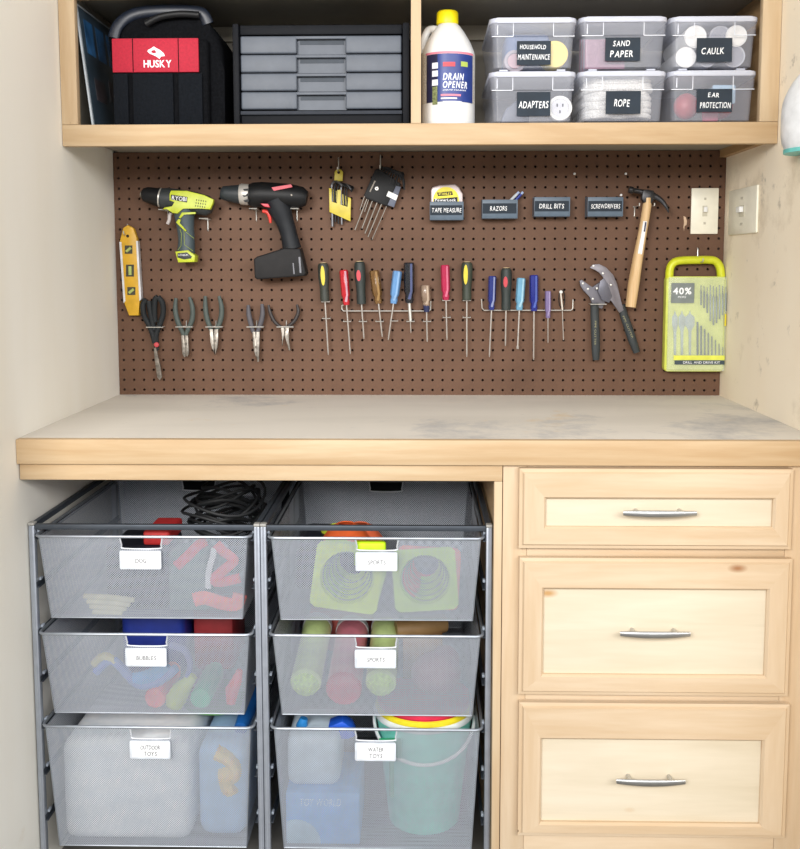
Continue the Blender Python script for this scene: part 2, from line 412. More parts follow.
# ------------------------------------------------------------------ upper shelf cabinet
uc = thing('shelf_cabinet', 'open pine shelf cabinet hanging above the pegboard', 'shelf cabinet')
SY = -.342; SZ = 1.546
obj('side_panel', MB().box(-.7615, -.7455, SY + .0195, .0195, 1.535, 1.849), cabin, uc)
obj('side_panel', MB().box(.7455, .7615, SY + .0195, -.0005, 1.512, 1.849), wood('cabinet_side_wood', (190, 158, 116), (168, 132, 92), 'Y'), uc)
obj('shelf_board', MB().box(-.745, .745, SY + .0195, .0195, 1.5305, SZ), cabin, uc)
obj('top_board', MB().box(-.745, .745, SY + .0195, .0195, 1.833, 1.849), cabin, uc)
obj('back_panel', MB().box(-.745, .745, .013, .0195, SZ + .0005, 1.8325), cabin, uc)
obj('cleat', MB().box(-.745, .745, -.004, .0125, 1.798, 1.8325), mottled('cleat_paint', (190, 182, 166), (176, 168, 150), 5), uc)
obj('frame_stile', MB().box(-.7615, -.727, SY, SY + .019, 1.5495, 1.849, .001), pine_z, uc)
obj('frame_stile', MB().box(.7225, .7615, SY, SY + .019, 1.5495, 1.849, .001), pine_z, uc)
obj('frame_rail', MB().box(-.7615, .7615, SY, SY + .019, 1.504, 1.549, .001), pine_x, uc)
obj('frame_rail', MB().box(-.7265, .722, SY, SY + .019, 1.8125, 1.849, .001), pine_x, uc)
_a, _b = P(411, 60, SY), P(421, 60, SY)
obj('divider', MB().box(_a.x, _b.x, SY + .0005, .0125, SZ + .0035, 1.8122), pine_z, uc)

# leaning framed board at left
lb = thing('leaning_board', 'thin pale edged board leaning against the left end of the upper shelf', 'board')
bx, tx = P(95, 124, -.31).x, P(77.5, 8, -.31).x
def lean(y0, y1, u0, u1, d0, d1):
    v = []
    for u in (u0, u1):
        for y in (y0, y1):
            for d in (d0, d1):
                v.append((bx + (tx - bx) * u + d, y, 1.5475 + .262 * u))
    f = [(0, 1, 3, 2), (4, 6, 7, 5), (0, 4, 5, 1), (2, 3, 7, 6), (0, 2, 6, 4), (1, 5, 7, 3)]
    return MB().quadpatch(v, f)
obj('board', lean(-.318, -.03, 0, 1, -.004, 0), mk('pale_card', (176, 184, 190), .6), lb)
obj('printed_face', lean(-.312, -.04, .02, .98, .0002, .0010), mk('slate_print', (52, 66, 78), .35, 0, .25, 9), lb)
for yy, uu in ((-.29, .62), (-.215, .62), (-.14, .62)):
    obj('picture', lean(yy, yy + .055, uu, uu + .28, .0012, .0016), mk('blue_picture', (44, 92, 138), .4, 0, .25, 25), lb)
for yy, uu in ((-.27, .25), (-.17, .3)):
    obj('picture', lean(yy, yy + .07, uu, uu + .18, .0012, .0016), mk('brown_picture', (70, 62, 66), .4, 0, .25, 25), lb)

# tool bag
tb = thing('tool_bag', 'black canvas tool bag with a red name band, left end of upper shelf', 'bag')
BY = -.305
A = P(112.5, 60, BY); B_ = P(205, 38, BY)
x0, x1, z1 = A.x, B_.x, B_.z; z0 = SZ + .0015
obj('body', MB().box(x0, x1 + .006, BY, -.20, z0, z1, .010, 3), blkf, tb)
# padded hood: a half dome on top
hood = MB(); hpx = [(113, 42), (117, 29), (127, 19), (142, 13), (160, 11), (192, 11), (203, 16), (214, 29), (222, 40), (226.5, 52), (228.5, 75), (229, 118)]
hpts = O(hpx, -.24) + [(P(229, 118, -.24).x, z0), (x0 + .004, z0)]
hood.prism(hpts, -.285, -.10, .016, 3)
obj('rear_body', hood, blkf, tb)
hp = smooth([P(113.5, 38, BY + .012), P(117, 27, BY + .014), P(126, 18, BY + .018), P(140, 12.5, BY + .02), P(163, 10.5, BY + .02), P(190, 11, BY + .02), P(203, 14, BY + .02), P(208, 24, BY + .022)], 4)
obj('carry_handle', MB().sweep(hp, .0125, 14, .5), mk('blue_black_webbing', (26, 33, 46), .4, 0, .1, 150), tb)
obj('handle_grip', MB().sweep(smooth([P(146, 24, BY + .006), P(160, 17, BY + .004), P(180, 14, BY + .004), P(199, 15, BY + .006)], 4), .0075, 12), blk, tb)
rc = P(113, 73, BY).z; rtz = P(113, 39, BY).z; xr = P(199, 50, BY).x
obj('name_band', MB().box(x0 + .001, xr, BY - .006, BY + .001, rc, rtz, .002), redf, tb)
for a, b2 in ((114, 129), (133.5, 174), (179, 203)):
    obj('pocket', MB().box(P(a, 90, BY).x, P(b2, 90, BY).x, BY - .007, BY + .001, z0 + .004, rc - .002, .003), mk('charcoal_canvas', (20, 23, 28), .9, 0, .12, 180, .3, spec=.1), tb)
for a in (133.5, 179):
    obj('seam', MB().box(P(a, 50, BY).x - .0008, P(a, 50, BY).x + .0008, BY - .0068, BY - .005, rc + .001, rtz - .001), blkf, tb)
Yt = BY - .0062
text('HUSKY', 'lettering', P(142, 0, Yt).x, P(170, 0, Yt).x, P(156, 67.5, Yt).z, P(156, 60, Yt).z, Yt, chalk, tb, 0, .02)
dog = [(148, 50), (151, 48.5), (154, 46.5), (156, 48), (160, 50), (163.5, 53), (165, 56), (161, 56.5), (159.5, 59), (156.5, 56.5), (153, 55), (149.5, 53.5), (147.5, 51.5)]
obj('dog_head_emblem', MB().prism(O(dog, Yt), Yt - .0004, Yt), chalk, tb)
obj('emblem_eye', MB().prism(O([(152, 50.5), (155, 50), (156.5, 52.5), (154, 53.5), (151, 52.3)], Yt), Yt - .0008, Yt - .0004), redf, tb)

# drawer organizer
og = thing('drawer_organizer', 'black organizer case with four grey drawers on the upper shelf', 'organizer')
GY = -.31
gx0, gx1 = P(234, 100, GY).x, P(409.5, 100, GY).x
gz0, gz1 = SZ + .0015, P(300, 24, GY).z
zt, zb_ = P(320, 35, GY).z, P(320, 109.5, GY).z
dx0, dx1 = P(239, 0, GY).x, P(402, 0, GY).x
case = MB().box(gx0, dx0 - .001, GY - .008, -.06, gz0, gz1, .003).box(dx1 + .001, gx1, GY - .008, -.06, gz0, gz1, .003)
case.box(dx0, dx1, GY + .004, -.06, zt + .002, gz1 - .001, .002).box(dx0, dx1, GY + .004, -.06, gz0, zb_ - .002, .002).box(dx0, dx1, -.075, -.06, zb_, zt)
for k in range(1, 4):
    z = zt + (zb_ - zt) * k / 4; case.box(dx0, dx1, GY + .012, -.08, z - .0008, z + .0008)
obj('case', case, mk('dark_case_plastic', (20, 22, 27), .6, spec=.15), og)
obj('plinth_edge', MB().box(dx0, dx1, GY - .004, GY + .003, zb_ - .011, zb_ - .003, .001), mk('grey_strip', (50, 54, 62), .6, spec=.2), og)
ga, gb = P(296, 0, GY).x, P(345, 0, GY).x
dh = (zt - zb_) / 4
for k in range(4):
    a = zt - k * dh - .0012; b2 = a - dh + .0022
    d = MB().box(dx0 + .001, ga, GY, GY + .02, b2, a, .0035, 3).box(gb, dx1 - .001, GY, GY + .02, b2, a, .0035, 3)
    d.box(ga - .002, gb + .002, GY + .014, GY + .019, b2, a - .002).box(ga - .004, gb + .004, GY + .001, GY + .015, a - .0065, a - .0005, .001)
    d.box(dx0 + .002, dx1 - .002, GY + .0205, -.085, b2 + .002, a - .004)
    dr = obj('drawer', d, drawer_grey, og)
    obj('grip_recess', MB().box(ga + .006, gb - .004, GY + .0125, GY + .0139, a - .016, a - .007), mk('recess_grey', (56, 64, 74), .6), dr)

# drain opener bottle
bt = thing('cleaner_bottle', 'white jug of drain opener with a yellow cap on the upper shelf', 'bottle')
KY = -.245
c0 = P(448, 120, KY); R_ = (P(474.5, 90, KY).x - P(421, 90, KY).x) / 2
zz = lambda py: P(448, py, KY).z
b0 = SZ + .0015
prof = [(R_ * .93, b0), (R_ * .99, b0 + .006), (R_, b0 + .014), (R_, zz(56)), (R_ * .96, zz(52)), (R_ * .82, zz(43)), (R_ * .60, zz(33)), (R_ * .44, zz(27)), (R_ * .36, zz(25)), (R_ * .35, zz(20))]
obj('jug', MB().lathe([(r, z - b0) for r, z in prof], (c0.x, KY, b0), n=48), white, bt)
ch = MB().lathe([(R_ * .40, 0), (R_ * .41, .004), (R_ * .40, zz(12) - zz(25) - .003), (R_ * .36, zz(12) - zz(25))], (c0.x - .002, KY, zz(25)), n=36)
obj('cap', ch, bryel, bt, 'yellow screw cap')
hl = smooth([(c0.x - R_ * .36, KY, zz(30)), (c0.x - R_ * .72, KY + .01, zz(29)), (c0.x - R_ * .9, KY + .01, zz(40)), (c0.x - R_ * .88, KY, zz(54))], 5)
obj('jug_handle', MB().sweep(hl, .0085, 12), white, bt)
def cylpatch(a0, a1, z0, z1, r, n=20):
    vs = []; fs = []
    for i in range(n + 1):
        a = math.radians(a0 + (a1 - a0) * i / n)
        for z in (z0, z1): vs.append((c0.x + math.sin(a) * r, KY - math.cos(a) * r, z))
        for z in (z0, z1): vs.append((c0.x + math.sin(a) * (r - .0004), KY - math.cos(a) * (r - .0004), z))
    for i in range(n):
        k = 4 * i; fs += [(k, k + 4, k + 5, k + 1), (k + 2, k + 3, k + 7, k + 6)]
    return MB().quadpatch(vs, fs)
lt, lbz = zz(57), zz(106)
obj('label_sheet', cylpatch(-74, 74, lbz, lt, R_ + .0006), mk('label_cream', (214, 208, 196), .5, 0, .15, 400), bt)
obj('label_band', cylpatch(-55, 62, zz(59), lt, R_ + .0012), mk('label_pink', (226, 130, 150), .5), bt)
obj('label_field', cylpatch(-52, 60, lbz, zz(59.3), R_ + .0012), mk('label_blue', (38, 60, 132), .4), bt)
obj('label_column', cylpatch(-52, -24, lbz, zz(59.3), R_ + .0016), mk('label_navy', (30, 32, 66), .4, 0, .1), bt)
def ontocyl(o, r):
    me = o.data
    for v in me.vertices:
        a = (v.co.x - c0.x) / r; rad = r + (KY - v.co.y); v.co.x = c0.x + math.sin(a) * rad; v.co.y = KY - math.cos(a) * rad
def ctext(s, px0, px1, py0, py1, mat, name='lettering'):
    x0_, x1_ = P(px0, 80, KY - R_).x, P(px1, 80, KY - R_).x
    o = text(s, name, x0_, x1_, P(448, py1, KY - R_).z, P(448, py0, KY - R_).z, KY - .0014, mat, bt, .2, .02)
    ontocyl(o, R_)
ctext('DRAIN', 443, 464.5, 73, 80, chalk); ctext('OPENER', 443, 468.5, 81, 88, chalk)
ctext('LIQUID CLEANER', 443, 467, 89.2, 90.8, chalk)
def cpatch(px0, px1, py0, py1, mat, name, k=.0020):
    a0 = math.degrees((P(px0, 80, KY - R_).x - c0.x) / R_); a1 = math.degrees((P(px1, 80, KY - R_).x - c0.x) / R_)
    obj(name, cylpatch(a0, a1, P(448, py1, KY - R_).z, P(448, py0, KY - R_).z, R_ + k, 6), mat, bt)
for py in (62, 70, 79): cpatch(431.5, 438, py, py + 6, mk('label_white', (226, 228, 236), .5), 'pictogram')
cpatch(441, 461, 94, 96, mk('label_pink', (226, 130, 150), .5), 'label_line'); cpatch(441, 457, 97.5, 99, mk('label_white', (226, 228, 236), .5), 'label_line')
cpatch(443, 455, 62, 66.5, mk('label_red', (214, 70, 84), .5), 'label_badge'); cpatch(461, 469, 61, 66, mk('label_green', (176, 196, 90), .5), 'label_badge')
for py in (101, 103): cpatch(443, 462, py, py + .9, mk('label_white', (226, 228, 236), .5), 'label_line')
cpatch(432, 437.5, 86, 104, mk('label_green2', (120, 128, 84), .5, 0, .3, 300), 'label_text_block')

# six clear bins
BNY = -.325
def ptext(s, px0, px1, py0, py1, Y, mat, parent, **k):
    return text(s, 'lettering', P(px0, (py0 + py1) / 2, Y).x, P(px1, (py0 + py1) / 2, Y).x, P(px0, py1, Y).z, P(px0, py0, Y).z, Y, mat, parent, **k)
def hexa(v): return MB().quadpatch(v, [(0, 1, 2, 3), (4, 7, 6, 5), (0, 4, 5, 1), (1, 5, 6, 2), (2, 6, 7, 3), (3, 7, 4, 0)])
def clear_bin(x0, x1, z0, z1, lab, lines, label):
    t = thing('storage_bin', label, 'storage bin', 'clear lidded bins on the upper shelf')
    yf, yb = BNY, -.05; lidh = .013; th = .0016
    bt_ = z1 - lidh; ins = .009
    # outer shell, open top, tapered
    b = bmesh.new()
    def ring(xa, xb, ya, yb2, z, r=.012, n=4):
        p = rr(xa, xb, ya, yb2, r, n); return [b.verts.new((q[0], q[1], z)) for q in p]
    rings = [ring(x0 + ins + .006, x1 - ins - .006, yf + .010, yb - .01, z0 + .003), ring(x0 + ins, x1 - ins, yf + .006, yb - .006, z0 + .006), ring(x0 + ins - .003, x1 - ins + .003, yf + .003, yb - .003, z0 + (z1 - z0) * .62),
             ring(x0 + ins - .006, x1 - ins + .006, yf + .001, yb - .001, z0 + (z1 - z0) * .64), ring(x0 + ins - .0075, x1 - ins + .0075, yf, yb, bt_)]
    for A2, B2 in zip(rings, rings[1:]):
        n = len(A2)
        for k in range(n): b.faces.new((A2[k], A2[(k + 1) % n], B2[(k + 1) % n], B2[k]))
    b.faces.new(rings[0][::-1])
    mb = MB(); mb._add(b); obj('tub', mb, clear, t)
    # ribs on the front
    rb = MB(); zr = z0 + (z1 - z0) * .63; w = x1 - x0
    for s0, s1 in ((x0 + ins - .004, x0 + w * .27), (x1 - w * .27, x1 - ins + .004)):
        rb.box(s0, s1, yf + .0005, yf + .0025, zr - .0008, zr + .0008)
    for s in (x0 + w * .27, x1 - w * .27): rb.box(s - .0007, s + .0007, yf, yf + .0022, zr, bt_)
    rb.box(x0 + .0155, x0 + .0175, yf + .001, yf + .004, zr + .004, bt_ - .004)
    obj('moulded_rib', rb, mk('rib_highlight', (232, 236, 246), .3, alpha=.8), t)
    ft = MB()
    for s in (x0 + .022, x1 - .040): ft.box(s, s + .018, yf + .012, yf + .03, z0 + .0, z0 + .0029)
    for s in (x0 + .022, x1 - .040): ft.box(s, s + .018, yb - .03, yb - .012, z0 + .0, z0 + .0029)
    obj('foot', ft, clear_lid, t)
    ld = MB().prism(rr(x0, x1, -yb - .0, -yf + .004, .016), bt_ - .001, z1 - .003, .003, 2, M=Matrix(((1, 0, 0, 0), (0, 0, -1, 0), (0, 1, 0, 0), (0, 0, 0, 1))))
    ld.prism(rr(x0 + .012, x1 - .012, -yb + .012, -yf - .008, .010), z1 - .0031, z1 - .001, .001, 1, M=Matrix(((1, 0, 0, 0), (0, 0, -1, 0), (0, 1, 0, 0), (0, 0, 0, 1))))
    obj('lid', ld, clear_lid, t)
    YL = yf - .0012
    l = obj('label_card', MB().box(P(lab[0], lab[2], YL).x, P(lab[1], lab[2], YL).x, YL, YL + .0008, P(lab[0], lab[3], YL).z, P(lab[0], lab[2], YL).z), slate, t, 'black label card with white handwriting')
    YT = YL - .0003
    for s, a, b2, c, d in lines: ptext(s, a, b2, c, d, YT, chalk, l, shear=.15, bold=.01, jit=.035)
    return t
def bx_(p0, p1): return P(p0, 70, BNY).x, P(p1, 70, BNY).x
zm = P(0, 71, BNY).z
zs = SZ + .0035; 
zmid = zs + .1115; ztop = zmid + .1115
g = bx_(489.5, 576.5)
clear_bin(*g, zmid + .001, ztop, (517, 551, 41, 65), [('HOUSEHOLD', 520, 546, 44.5, 49.5), ('MAINTENANCE', 517.8, 550, 54, 60)], 'clear lidded bin labelled HOUSEHOLD MAINTENANCE, on the ADAPTERS bin')
clear_bin(*g, zs, zmid, (517, 550.5, 92, 116), [('ADAPTERS', 518.5, 548.5, 101, 108.5)], 'clear lidded bin labelled ADAPTERS, under the HOUSEHOLD MAINTENANCE bin')
g2 = bx_(579, 667)
clear_bin(*g2, zmid + .001, ztop + .001, (605.5, 640.5, 37.5, 61), [('SAND', 613, 630, 40.5, 46.5), ('PAPER', 610, 633, 50.5, 57.5)], 'clear lidded bin labelled SAND PAPER, standing on the ROPE bin')
clear_bin(*g2, zs, zmid, (606, 641, 91, 114), [('ROPE', 614, 630, 99, 107)], 'clear lidded bin labelled ROPE filled with white rope')
g3 = (bx_(669, 757)[0], .7435)
g3 = (P(669.5, 70, BNY).x, .7205)
clear_bin(*g3, zmid + .001, ztop, (697, 732.5, 38, 62), [('CAULK', 701.5, 724, 47.5, 54.5)], 'clear lidded bin labelled CAULK with white tube ends inside')
clear_bin(*g3, zs, zmid, (697, 732.5, 89, 112), [('EAR', 708, 719, 92.5, 97.5), ('PROTECTION', 700, 731, 102, 108.5)], 'clear lidded bin labelled EAR PROTECTION, under the CAULK bin')
# contents
IY = BNY + .016
def disc(name, px, py, rpx, Y, dep, mat, label, cat, grp=None, rim=None):
    c = P(px, py, Y); r = P(px + rpx, py, Y).x - c.x
    if rim is None: return single(name, MB().lathe([(r * .96, 0), (r, .0015), (r, dep - .0015), (r * .96, dep)], c, (0, 1, 0)), mat, label, cat, grp)
    t = thing(name, label, cat, grp)
    obj('roll', MB().lathe([(r * .7, .004), (r * .72, .0), (r * .97, 0), (r, .002), (r, dep)], c, (0, 1, 0)), mat, t)
    obj('core', MB().lathe([(0.0001, .0), (r * .66, .0), (r * .66, .004)], c + Vector((0, .001, 0)), (0, 1, 0)), rim, t)
    return t
disc('tape_roll', 555, 54, 13.2, IY, .05, mk('soft_yellow', (240, 214, 90), .5), 'yellow round roll in the HOUSEHOLD MAINTENANCE bin', 'tape roll')
disc('wire_roll', 515, 61, 11, IY, .04, mk('grey_pvc', (150, 140, 150), .4), 'grey roll with pinkish core in the HOUSEHOLD MAINTENANCE bin', 'roll', rim=mk('pinkish', (190, 150, 160), .5))
_p = P(505, 47, IY + .06); _q = P(550, 26, IY + .06)
single('blue_cloth_pack', MB().box(_p.x, _q.x, IY + .055, IY + .16, zmid + .008, zmid + .094, .012, 3), mk('denim_blue', (86, 108, 150), .7), 'blue folded pack behind the rolls in the HOUSEHOLD MAINTENANCE bin', 'cloth pack')
t = thing('round_outlet', 'white round socket adapter in the ADAPTERS bin', 'adapter')
_c0 = P(560, 108, IY); _rr = P(572.5, 108, IY).x - _c0.x
_c0.z = max(_c0.z, zs + .006 + _rr)
obj('face_plate', MB().lathe([(_rr * .7, .003), (_rr * .75, 0), (_rr * .95, .0), (_rr, .003), (_rr, .03)], _c0, (0, 1, 0)), white, t)
obj('inset', MB().lathe([(.0001, .0), (_rr * .68, .0), (_rr * .68, .003)], _c0 + Vector((0, .0015, 0)), (0, 1, 0)), mk('socket_grey', (206, 206, 214), .4), t)
sl = MB()
for dx, dz in ((-.006, .006), (.006, .006), (0, -.008)): sl.box(_c0.x + dx - .0014, _c0.x + dx + .0014, _c0.y - .0001, _c0.y + .001, _c0.z + dz - .003, _c0.z + dz + .003)
obj('slot', sl, blk, t)
def gz(px0, px1, py0, py1, Y): 
    a = P(px0, py1, Y); b2 = P(px1, py0, Y); return a.x, b2.x, a.z, b2.z
a, b2, c, d = gz(500, 538, 100, 120, IY + .03)
single('power_adapter', MB().prism([(a, zs + .008), (b2 - .02, zs + .008), (b2 - .02, d - .004), (b2 - .045, d), (a + .012, d - .02)], IY + .02, IY + .09, .004), mk('adapter_grey', (98, 104, 120), .5), 'dark grey power adapter in the ADAPTERS bin', 'adapter')
a, b2, c, d = gz(585, 610, 44, 66, IY)
for k in range(5):
    single('sandpaper_sheet', MB().box(a, a + .085 - .004 * k, IY + .004 + k * .018, IY + .006 + k * .018, zmid + .006, zmid + .006 + .062 + .004 * k), mk('sanding_pink' if k % 2 == 0 else 'sanding_grey', (150, 112, 130) if k % 2 == 0 else (150, 146, 160), .9, 0, .1, 400), 'pinkish or grey sandpaper sheet standing in the SAND PAPER bin', 'sandpaper', 'sheets in the SAND PAPER bin')
# rope
rp = MB(); rnd = random.Random(3); pts = []
gx0_, gx1_ = g2[0] + .022, g2[1] - .022
for L in range(9):
    for k in range(28):
        t_ = k / 28 * 2 * math.pi; wob = rnd.uniform(-.002, .002)
        cx_ = (gx0_ + gx1_) / 2; ax_ = (gx1_ - gx0_) / 2 - .002 * (L % 3)
        pts.append((cx_ + ax_ * max(-1, min(1, 1.25 * math.cos(t_))) + wob, -.19 + (.105 - .004 * (L % 2)) * max(-1, min(1, 1.25 * math.sin(t_))), zs + .014 + .0092 * (L + k / 28) + wob))
rp.sweep(smooth(pts, 2), .0062, 8, ref=(0, 0, 1))
single('rope', rp, mk('white_rope', (226, 224, 220), .8, 0, .12, 300, .5), 'coiled white rope filling the ROPE bin', 'rope')
# caulk
for i, (px, py, rp_) in enumerate([(695.5, 33.5, 12), (720.5, 34, 12), (743.5, 35, 11.5), (685, 58, 11), (707, 58, 11), (734, 58, 12)]):
    c = P(px, py, IY + .002 + (.004 if i % 2 else 0)); r = (P(px + rp_, py, IY).x - P(px, py, IY).x) * .93
    c.z = min(max(c.z, zmid + .008 + r), ztop - .016 - r); c.x = min(max(c.x, g3[0] + .018 + r), g3[1] - .018 - r)
    wh = i in (0, 2, 3)
    t = thing('caulk_tube', ['white capped caulk tube, upper left in the CAULK bin', 'grey hollow caulk tube, top middle in the CAULK bin', 'white capped caulk tube, upper right in the CAULK bin', 'white capped caulk tube, lower left in the CAULK bin', 'grey caulk tube mostly behind the CAULK card, lower row', 'grey hollow caulk tube, lower right in the CAULK bin'][i], 'caulk tube', 'caulk tubes')
    obj('tube', MB().lathe([(r * .9, .001), (r, 0), (r, .18), (r * .5, .184), (.004, .2)], c, (0, 1, 0)), white if wh else mk('grey_tube', (176, 178, 188), .4), t)
    obj('end_plug', MB().lathe([(.0001, .0), (r * .86, .0), (r * .86, .0012)], c + Vector((0, -.0006 if wh else .0005, 0)), (0, 1, 0)), mk('plug_white', (240, 238, 234), .5) if wh else mk('plug_grey', (146, 148, 160), .5), t)
# ear protection
a, b2, c, d = gz(682, 698, 93, 106, IY)
t = thing('ear_muffs', 'red ear muffs in the EAR PROTECTION bin', 'ear muffs')
for s in (0, 1): obj('ear_cup', MB().ball((a + .022 + s * .075, IY + .05, zs + .045), .03, (.9, .75, .95)), red, t)
obj('headband', MB().sweep([(a + .022 + .0375 - .045 * math.cos(math.pi * k / 12), IY + .065, zs + .047 + .036 * math.sin(math.pi * k / 12)) for k in range(13)], .005, 8), blk, t)
single('safety_glasses', MB().box(b2 + .035, b2 + .085, IY + .014, IY + .02, zs + .045, zs + .085, .006, 3).box(b2 + .04, b2 + .042, IY + .02, IY + .08, zs + .078, zs + .084), mk('ice_blue_lens', (176, 206, 232), .15), 'pale blue safety lens, right in the EAR PROTECTION bin', 'safety glasses')
single('ear_plug_pack', MB().box(b2 + .02, b2 + .055, IY + .03, IY + .04, zs + .01, zs + .06, .004), mk('pink_pack', (200, 90, 120), .5), 'pink pack standing at right in the EAR PROTECTION bin', 'pack')

# ------------------------------------------------------------------ pegboard hooks and tools
def hook(px, py, label, drop=.03, out=.035, zig=True):
    """single straight hook: bracket wire up the board, prong out with an upturned tip; (px,py) is where the prong leaves"""
    c = P(px, py, -.003); r = .0016
    pts = [(c.x, .012, c.z + drop + .003), (c.x, -.0015, c.z + drop), (c.x, -.003, c.z + drop - .004), (c.x, -.003, c.z + .002), (c.x, -.006, c.z), (c.x, -out + .004, c.z), (c.x, -out, c.z + .003), (c.x, -out - .001, c.z + .009)]
    return single('peg_hook', MB().sweep(pts, r, 8, ref=(1, 0, 0)), wire, label, 'hook', 'single wire hooks on the pegboard')
def bar_hook(px, py, wpx, label, out=.032, grp='double wire holders on the pegboard', stem=.012, two=False):
    Yb = -out; a = P(px - wpx / 2, py, Yb); b2 = P(px + wpx / 2, py, Yb); cx = (a.x + b2.x) / 2
    s = MB()
    if two:
        for x in (a.x, b2.x):
            s.sweep([(x, Yb, a.z + .006), (x, Yb, a.z), (x, -.005, a.z), (x, -.003, a.z - .003), (x, -.003, a.z - .022), (x, -.001, a.z - .024), (x, .008, a.z - .024)], .0014, 8, ref=(1, 0, 0))
            s.sweep([(x - .004, -.003, a.z), (x + .004, -.003, a.z)], .0014, 8, ref=(0, 0, 1))
    else:
        s.sweep([(a.x, Yb, a.z), (b2.x, Yb, a.z)], .0014, 8, ref=(0, 0, 1))
        for x in (a.x + .003, b2.x - .003): s.sweep([(x, Yb, a.z), (x, -.003, a.z)], .0013, 8, ref=(1, 0, 0))
        s.sweep([(a.x + .003, -.003, a.z), (b2.x - .003, -.003, a.z)], .0013, 8, ref=(0, 0, 1))
        d = 1 if stem > 0 else -1
        s.sweep([(cx, -.003, a.z), (cx, -.003, a.z + stem), (cx, -.001, a.z + stem + .002 * d), (cx, .008, a.z + stem + .002 * d)], .0015, 8, ref=(1, 0, 0))
    return single('tool_holder', s, wire, label, 'holder', grp)

# --- level
hook(127.6, 235, 'wire hook through the top hole of the yellow level', .026)
lv = thing('spirit_level', 'yellow torpedo level with three vials at the left edge of the pegboard', 'level')
ly = -.022
body = [(123, 228), (127.5, 225), (133, 228), (136.5, 238), (140, 300), (138.5, 307), (139, 315.5), (129, 315.5), (124.5, 304), (120, 240)]
b = MB()
def ring_outline(pts): return O(pts, ly)
obj('body', MB().prism(ring_outline(body), ly, -.004, .0015), yel, lv)
for s, q in (('l', [(119.3, 242), (121.4, 242), (125.4, 301), (123.6, 303)]), ('r', [(136, 241), (137.8, 241), (141.3, 299), (139.4, 301)])):
    obj('edge_rail', MB().prism(O(q, ly - .001), ly - .0012, -.006), mk('silver_edge', (220, 222, 226), .35, .3), lv)
for (x, y), (w, h) in zip([(128.6, 249.6), (130, 270.6), (131.4, 291)], [(3.8, 4.2), (4, 6), (4, 4)]):
    obj('vial_window', MB().prism(O([(x - w, y - h), (x + w, y - h), (x + w, y + h), (x - w, y + h)], ly), ly - .0006, ly + .002), mk('window_dark', (62, 60, 46), .5), lv)
    c = P(x, y, ly - .001)
    if h > 5: obj('vial', MB().sweep([(c.x, c.y, c.z - .011), (c.x, c.y, c.z + .011)], .0042, 12), mk('vial_fluid', (176, 190, 110), .15), lv)
    else: obj('vial', MB().sweep([(c.x - .006, c.y, c.z - .005), (c.x + .006, c.y, c.z + .005)], .0036, 12), mk('vial_fluid', (176, 190, 110), .15), lv)
obj('hanging_hole', MB().lathe([(.0001, 0), (.0038, 0), (.0038, .002)], P(127.6, 236, ly - .0008), (0, 1, 0), 16), mk('hole_dark', (40, 26, 14), .8), lv)

# --- green drill
gd = thing('cordless_drill', 'lime green and grey cordless drill on the pegboard', 'drill')
dy = -.045
def V3(px, py, Y=dy): return P(px, py, Y)
def pr(a): return (P(400 + a, 200, dy).x - P(400, 200, dy).x)
grey = mk('drill_grey', (50, 55, 57), .5)
obj('chuck', MB().sweep([V3(142, 194.5), V3(143.5, 194.6), V3(148, 195), V3(155, 196.5), V3(160, 197.5)], [pr(4), pr(6.5), pr(8), pr(8.8), pr(9.6)], 24), blk, gd)
obj('bit_socket', MB().sweep([V3(140.8, 194.3), V3(142.3, 194.5)], pr(3.4), 16), dull, gd)
obj('collar_ring', MB().sweep([V3(160, 197.6), V3(161.3, 197.8)], pr(9.7), 24), wire, gd)
obj('motor_housing', MB().sweep([V3(161.3, 198), V3(168, 198.5), V3(180, 200.5), V3(195, 203), V3(208, 206), V3(212.5, 207.3)], [pr(9.8), pr(10.6), pr(11), pr(11), pr(10), pr(6.5)], 24, .95), grey, gd)
pa = [(171, 190.5), (187, 190.8), (204, 195), (213.5, 199.5), (213, 203), (210, 209.5), (199, 208.5), (183, 208), (178, 213.5), (172, 213), (167, 208.5), (162.5, 209.5), (165, 207), (172.5, 207), (175.5, 201.5), (169.5, 201), (169.5, 194)]
Yp = dy - pr(10.8)
obj('side_cover', MB().prism(O(pa, Yp), Yp - .001, dy - .012, .0015), lime, gd)
Yq = Yp - .0016
obj('name_plate', MB().prism(O([(171, 194.5), (187.5, 197), (187, 202.5), (171, 199.5)], Yq), Yq, Yq + .0008), blk, gd)
a, b2, c, d = gz(172, 186.5, 196.4, 200.6, Yq)
Mt = Matrix.Translation((0, 0, 0))
cx_ = (a + b2) / 2; cz_ = (c + d) / 2
RM = Matrix.Translation((cx_, 0, cz_)) @ Matrix.Rotation(math.radians(7), 4, 'Y') @ Matrix.Translation((-cx_, 0, -cz_))
text('RYOBI', 'lettering', a, b2, c, d, Yq - .0003, chalk, gd, 0, .012, M=RM)
sl = MB()
for i in range(5):
    for j in range(3):
        q = V3(196.5 + i * 2.3 - j * .5, 200 + i * .35 + j * 2.9, Yq); sl.box(q.x - .0008, q.x + .0010, Yq - .0001, Yq + .001, q.z - .0018, q.z + .0018)
obj('vent_slots', sl, blk, gd)
obj('grip', MB().sweep(smooth([V3(184, 206), V3(184.5, 216), V3(185.5, 228), V3(186.5, 240), V3(186, 253)], 4), interp([pr(12), pr(10), pr(8.6), pr(8.2), pr(9.2)], 17), 20, .85), mk('drill_slate', (66, 80, 86), .5), gd)
lm = MB()
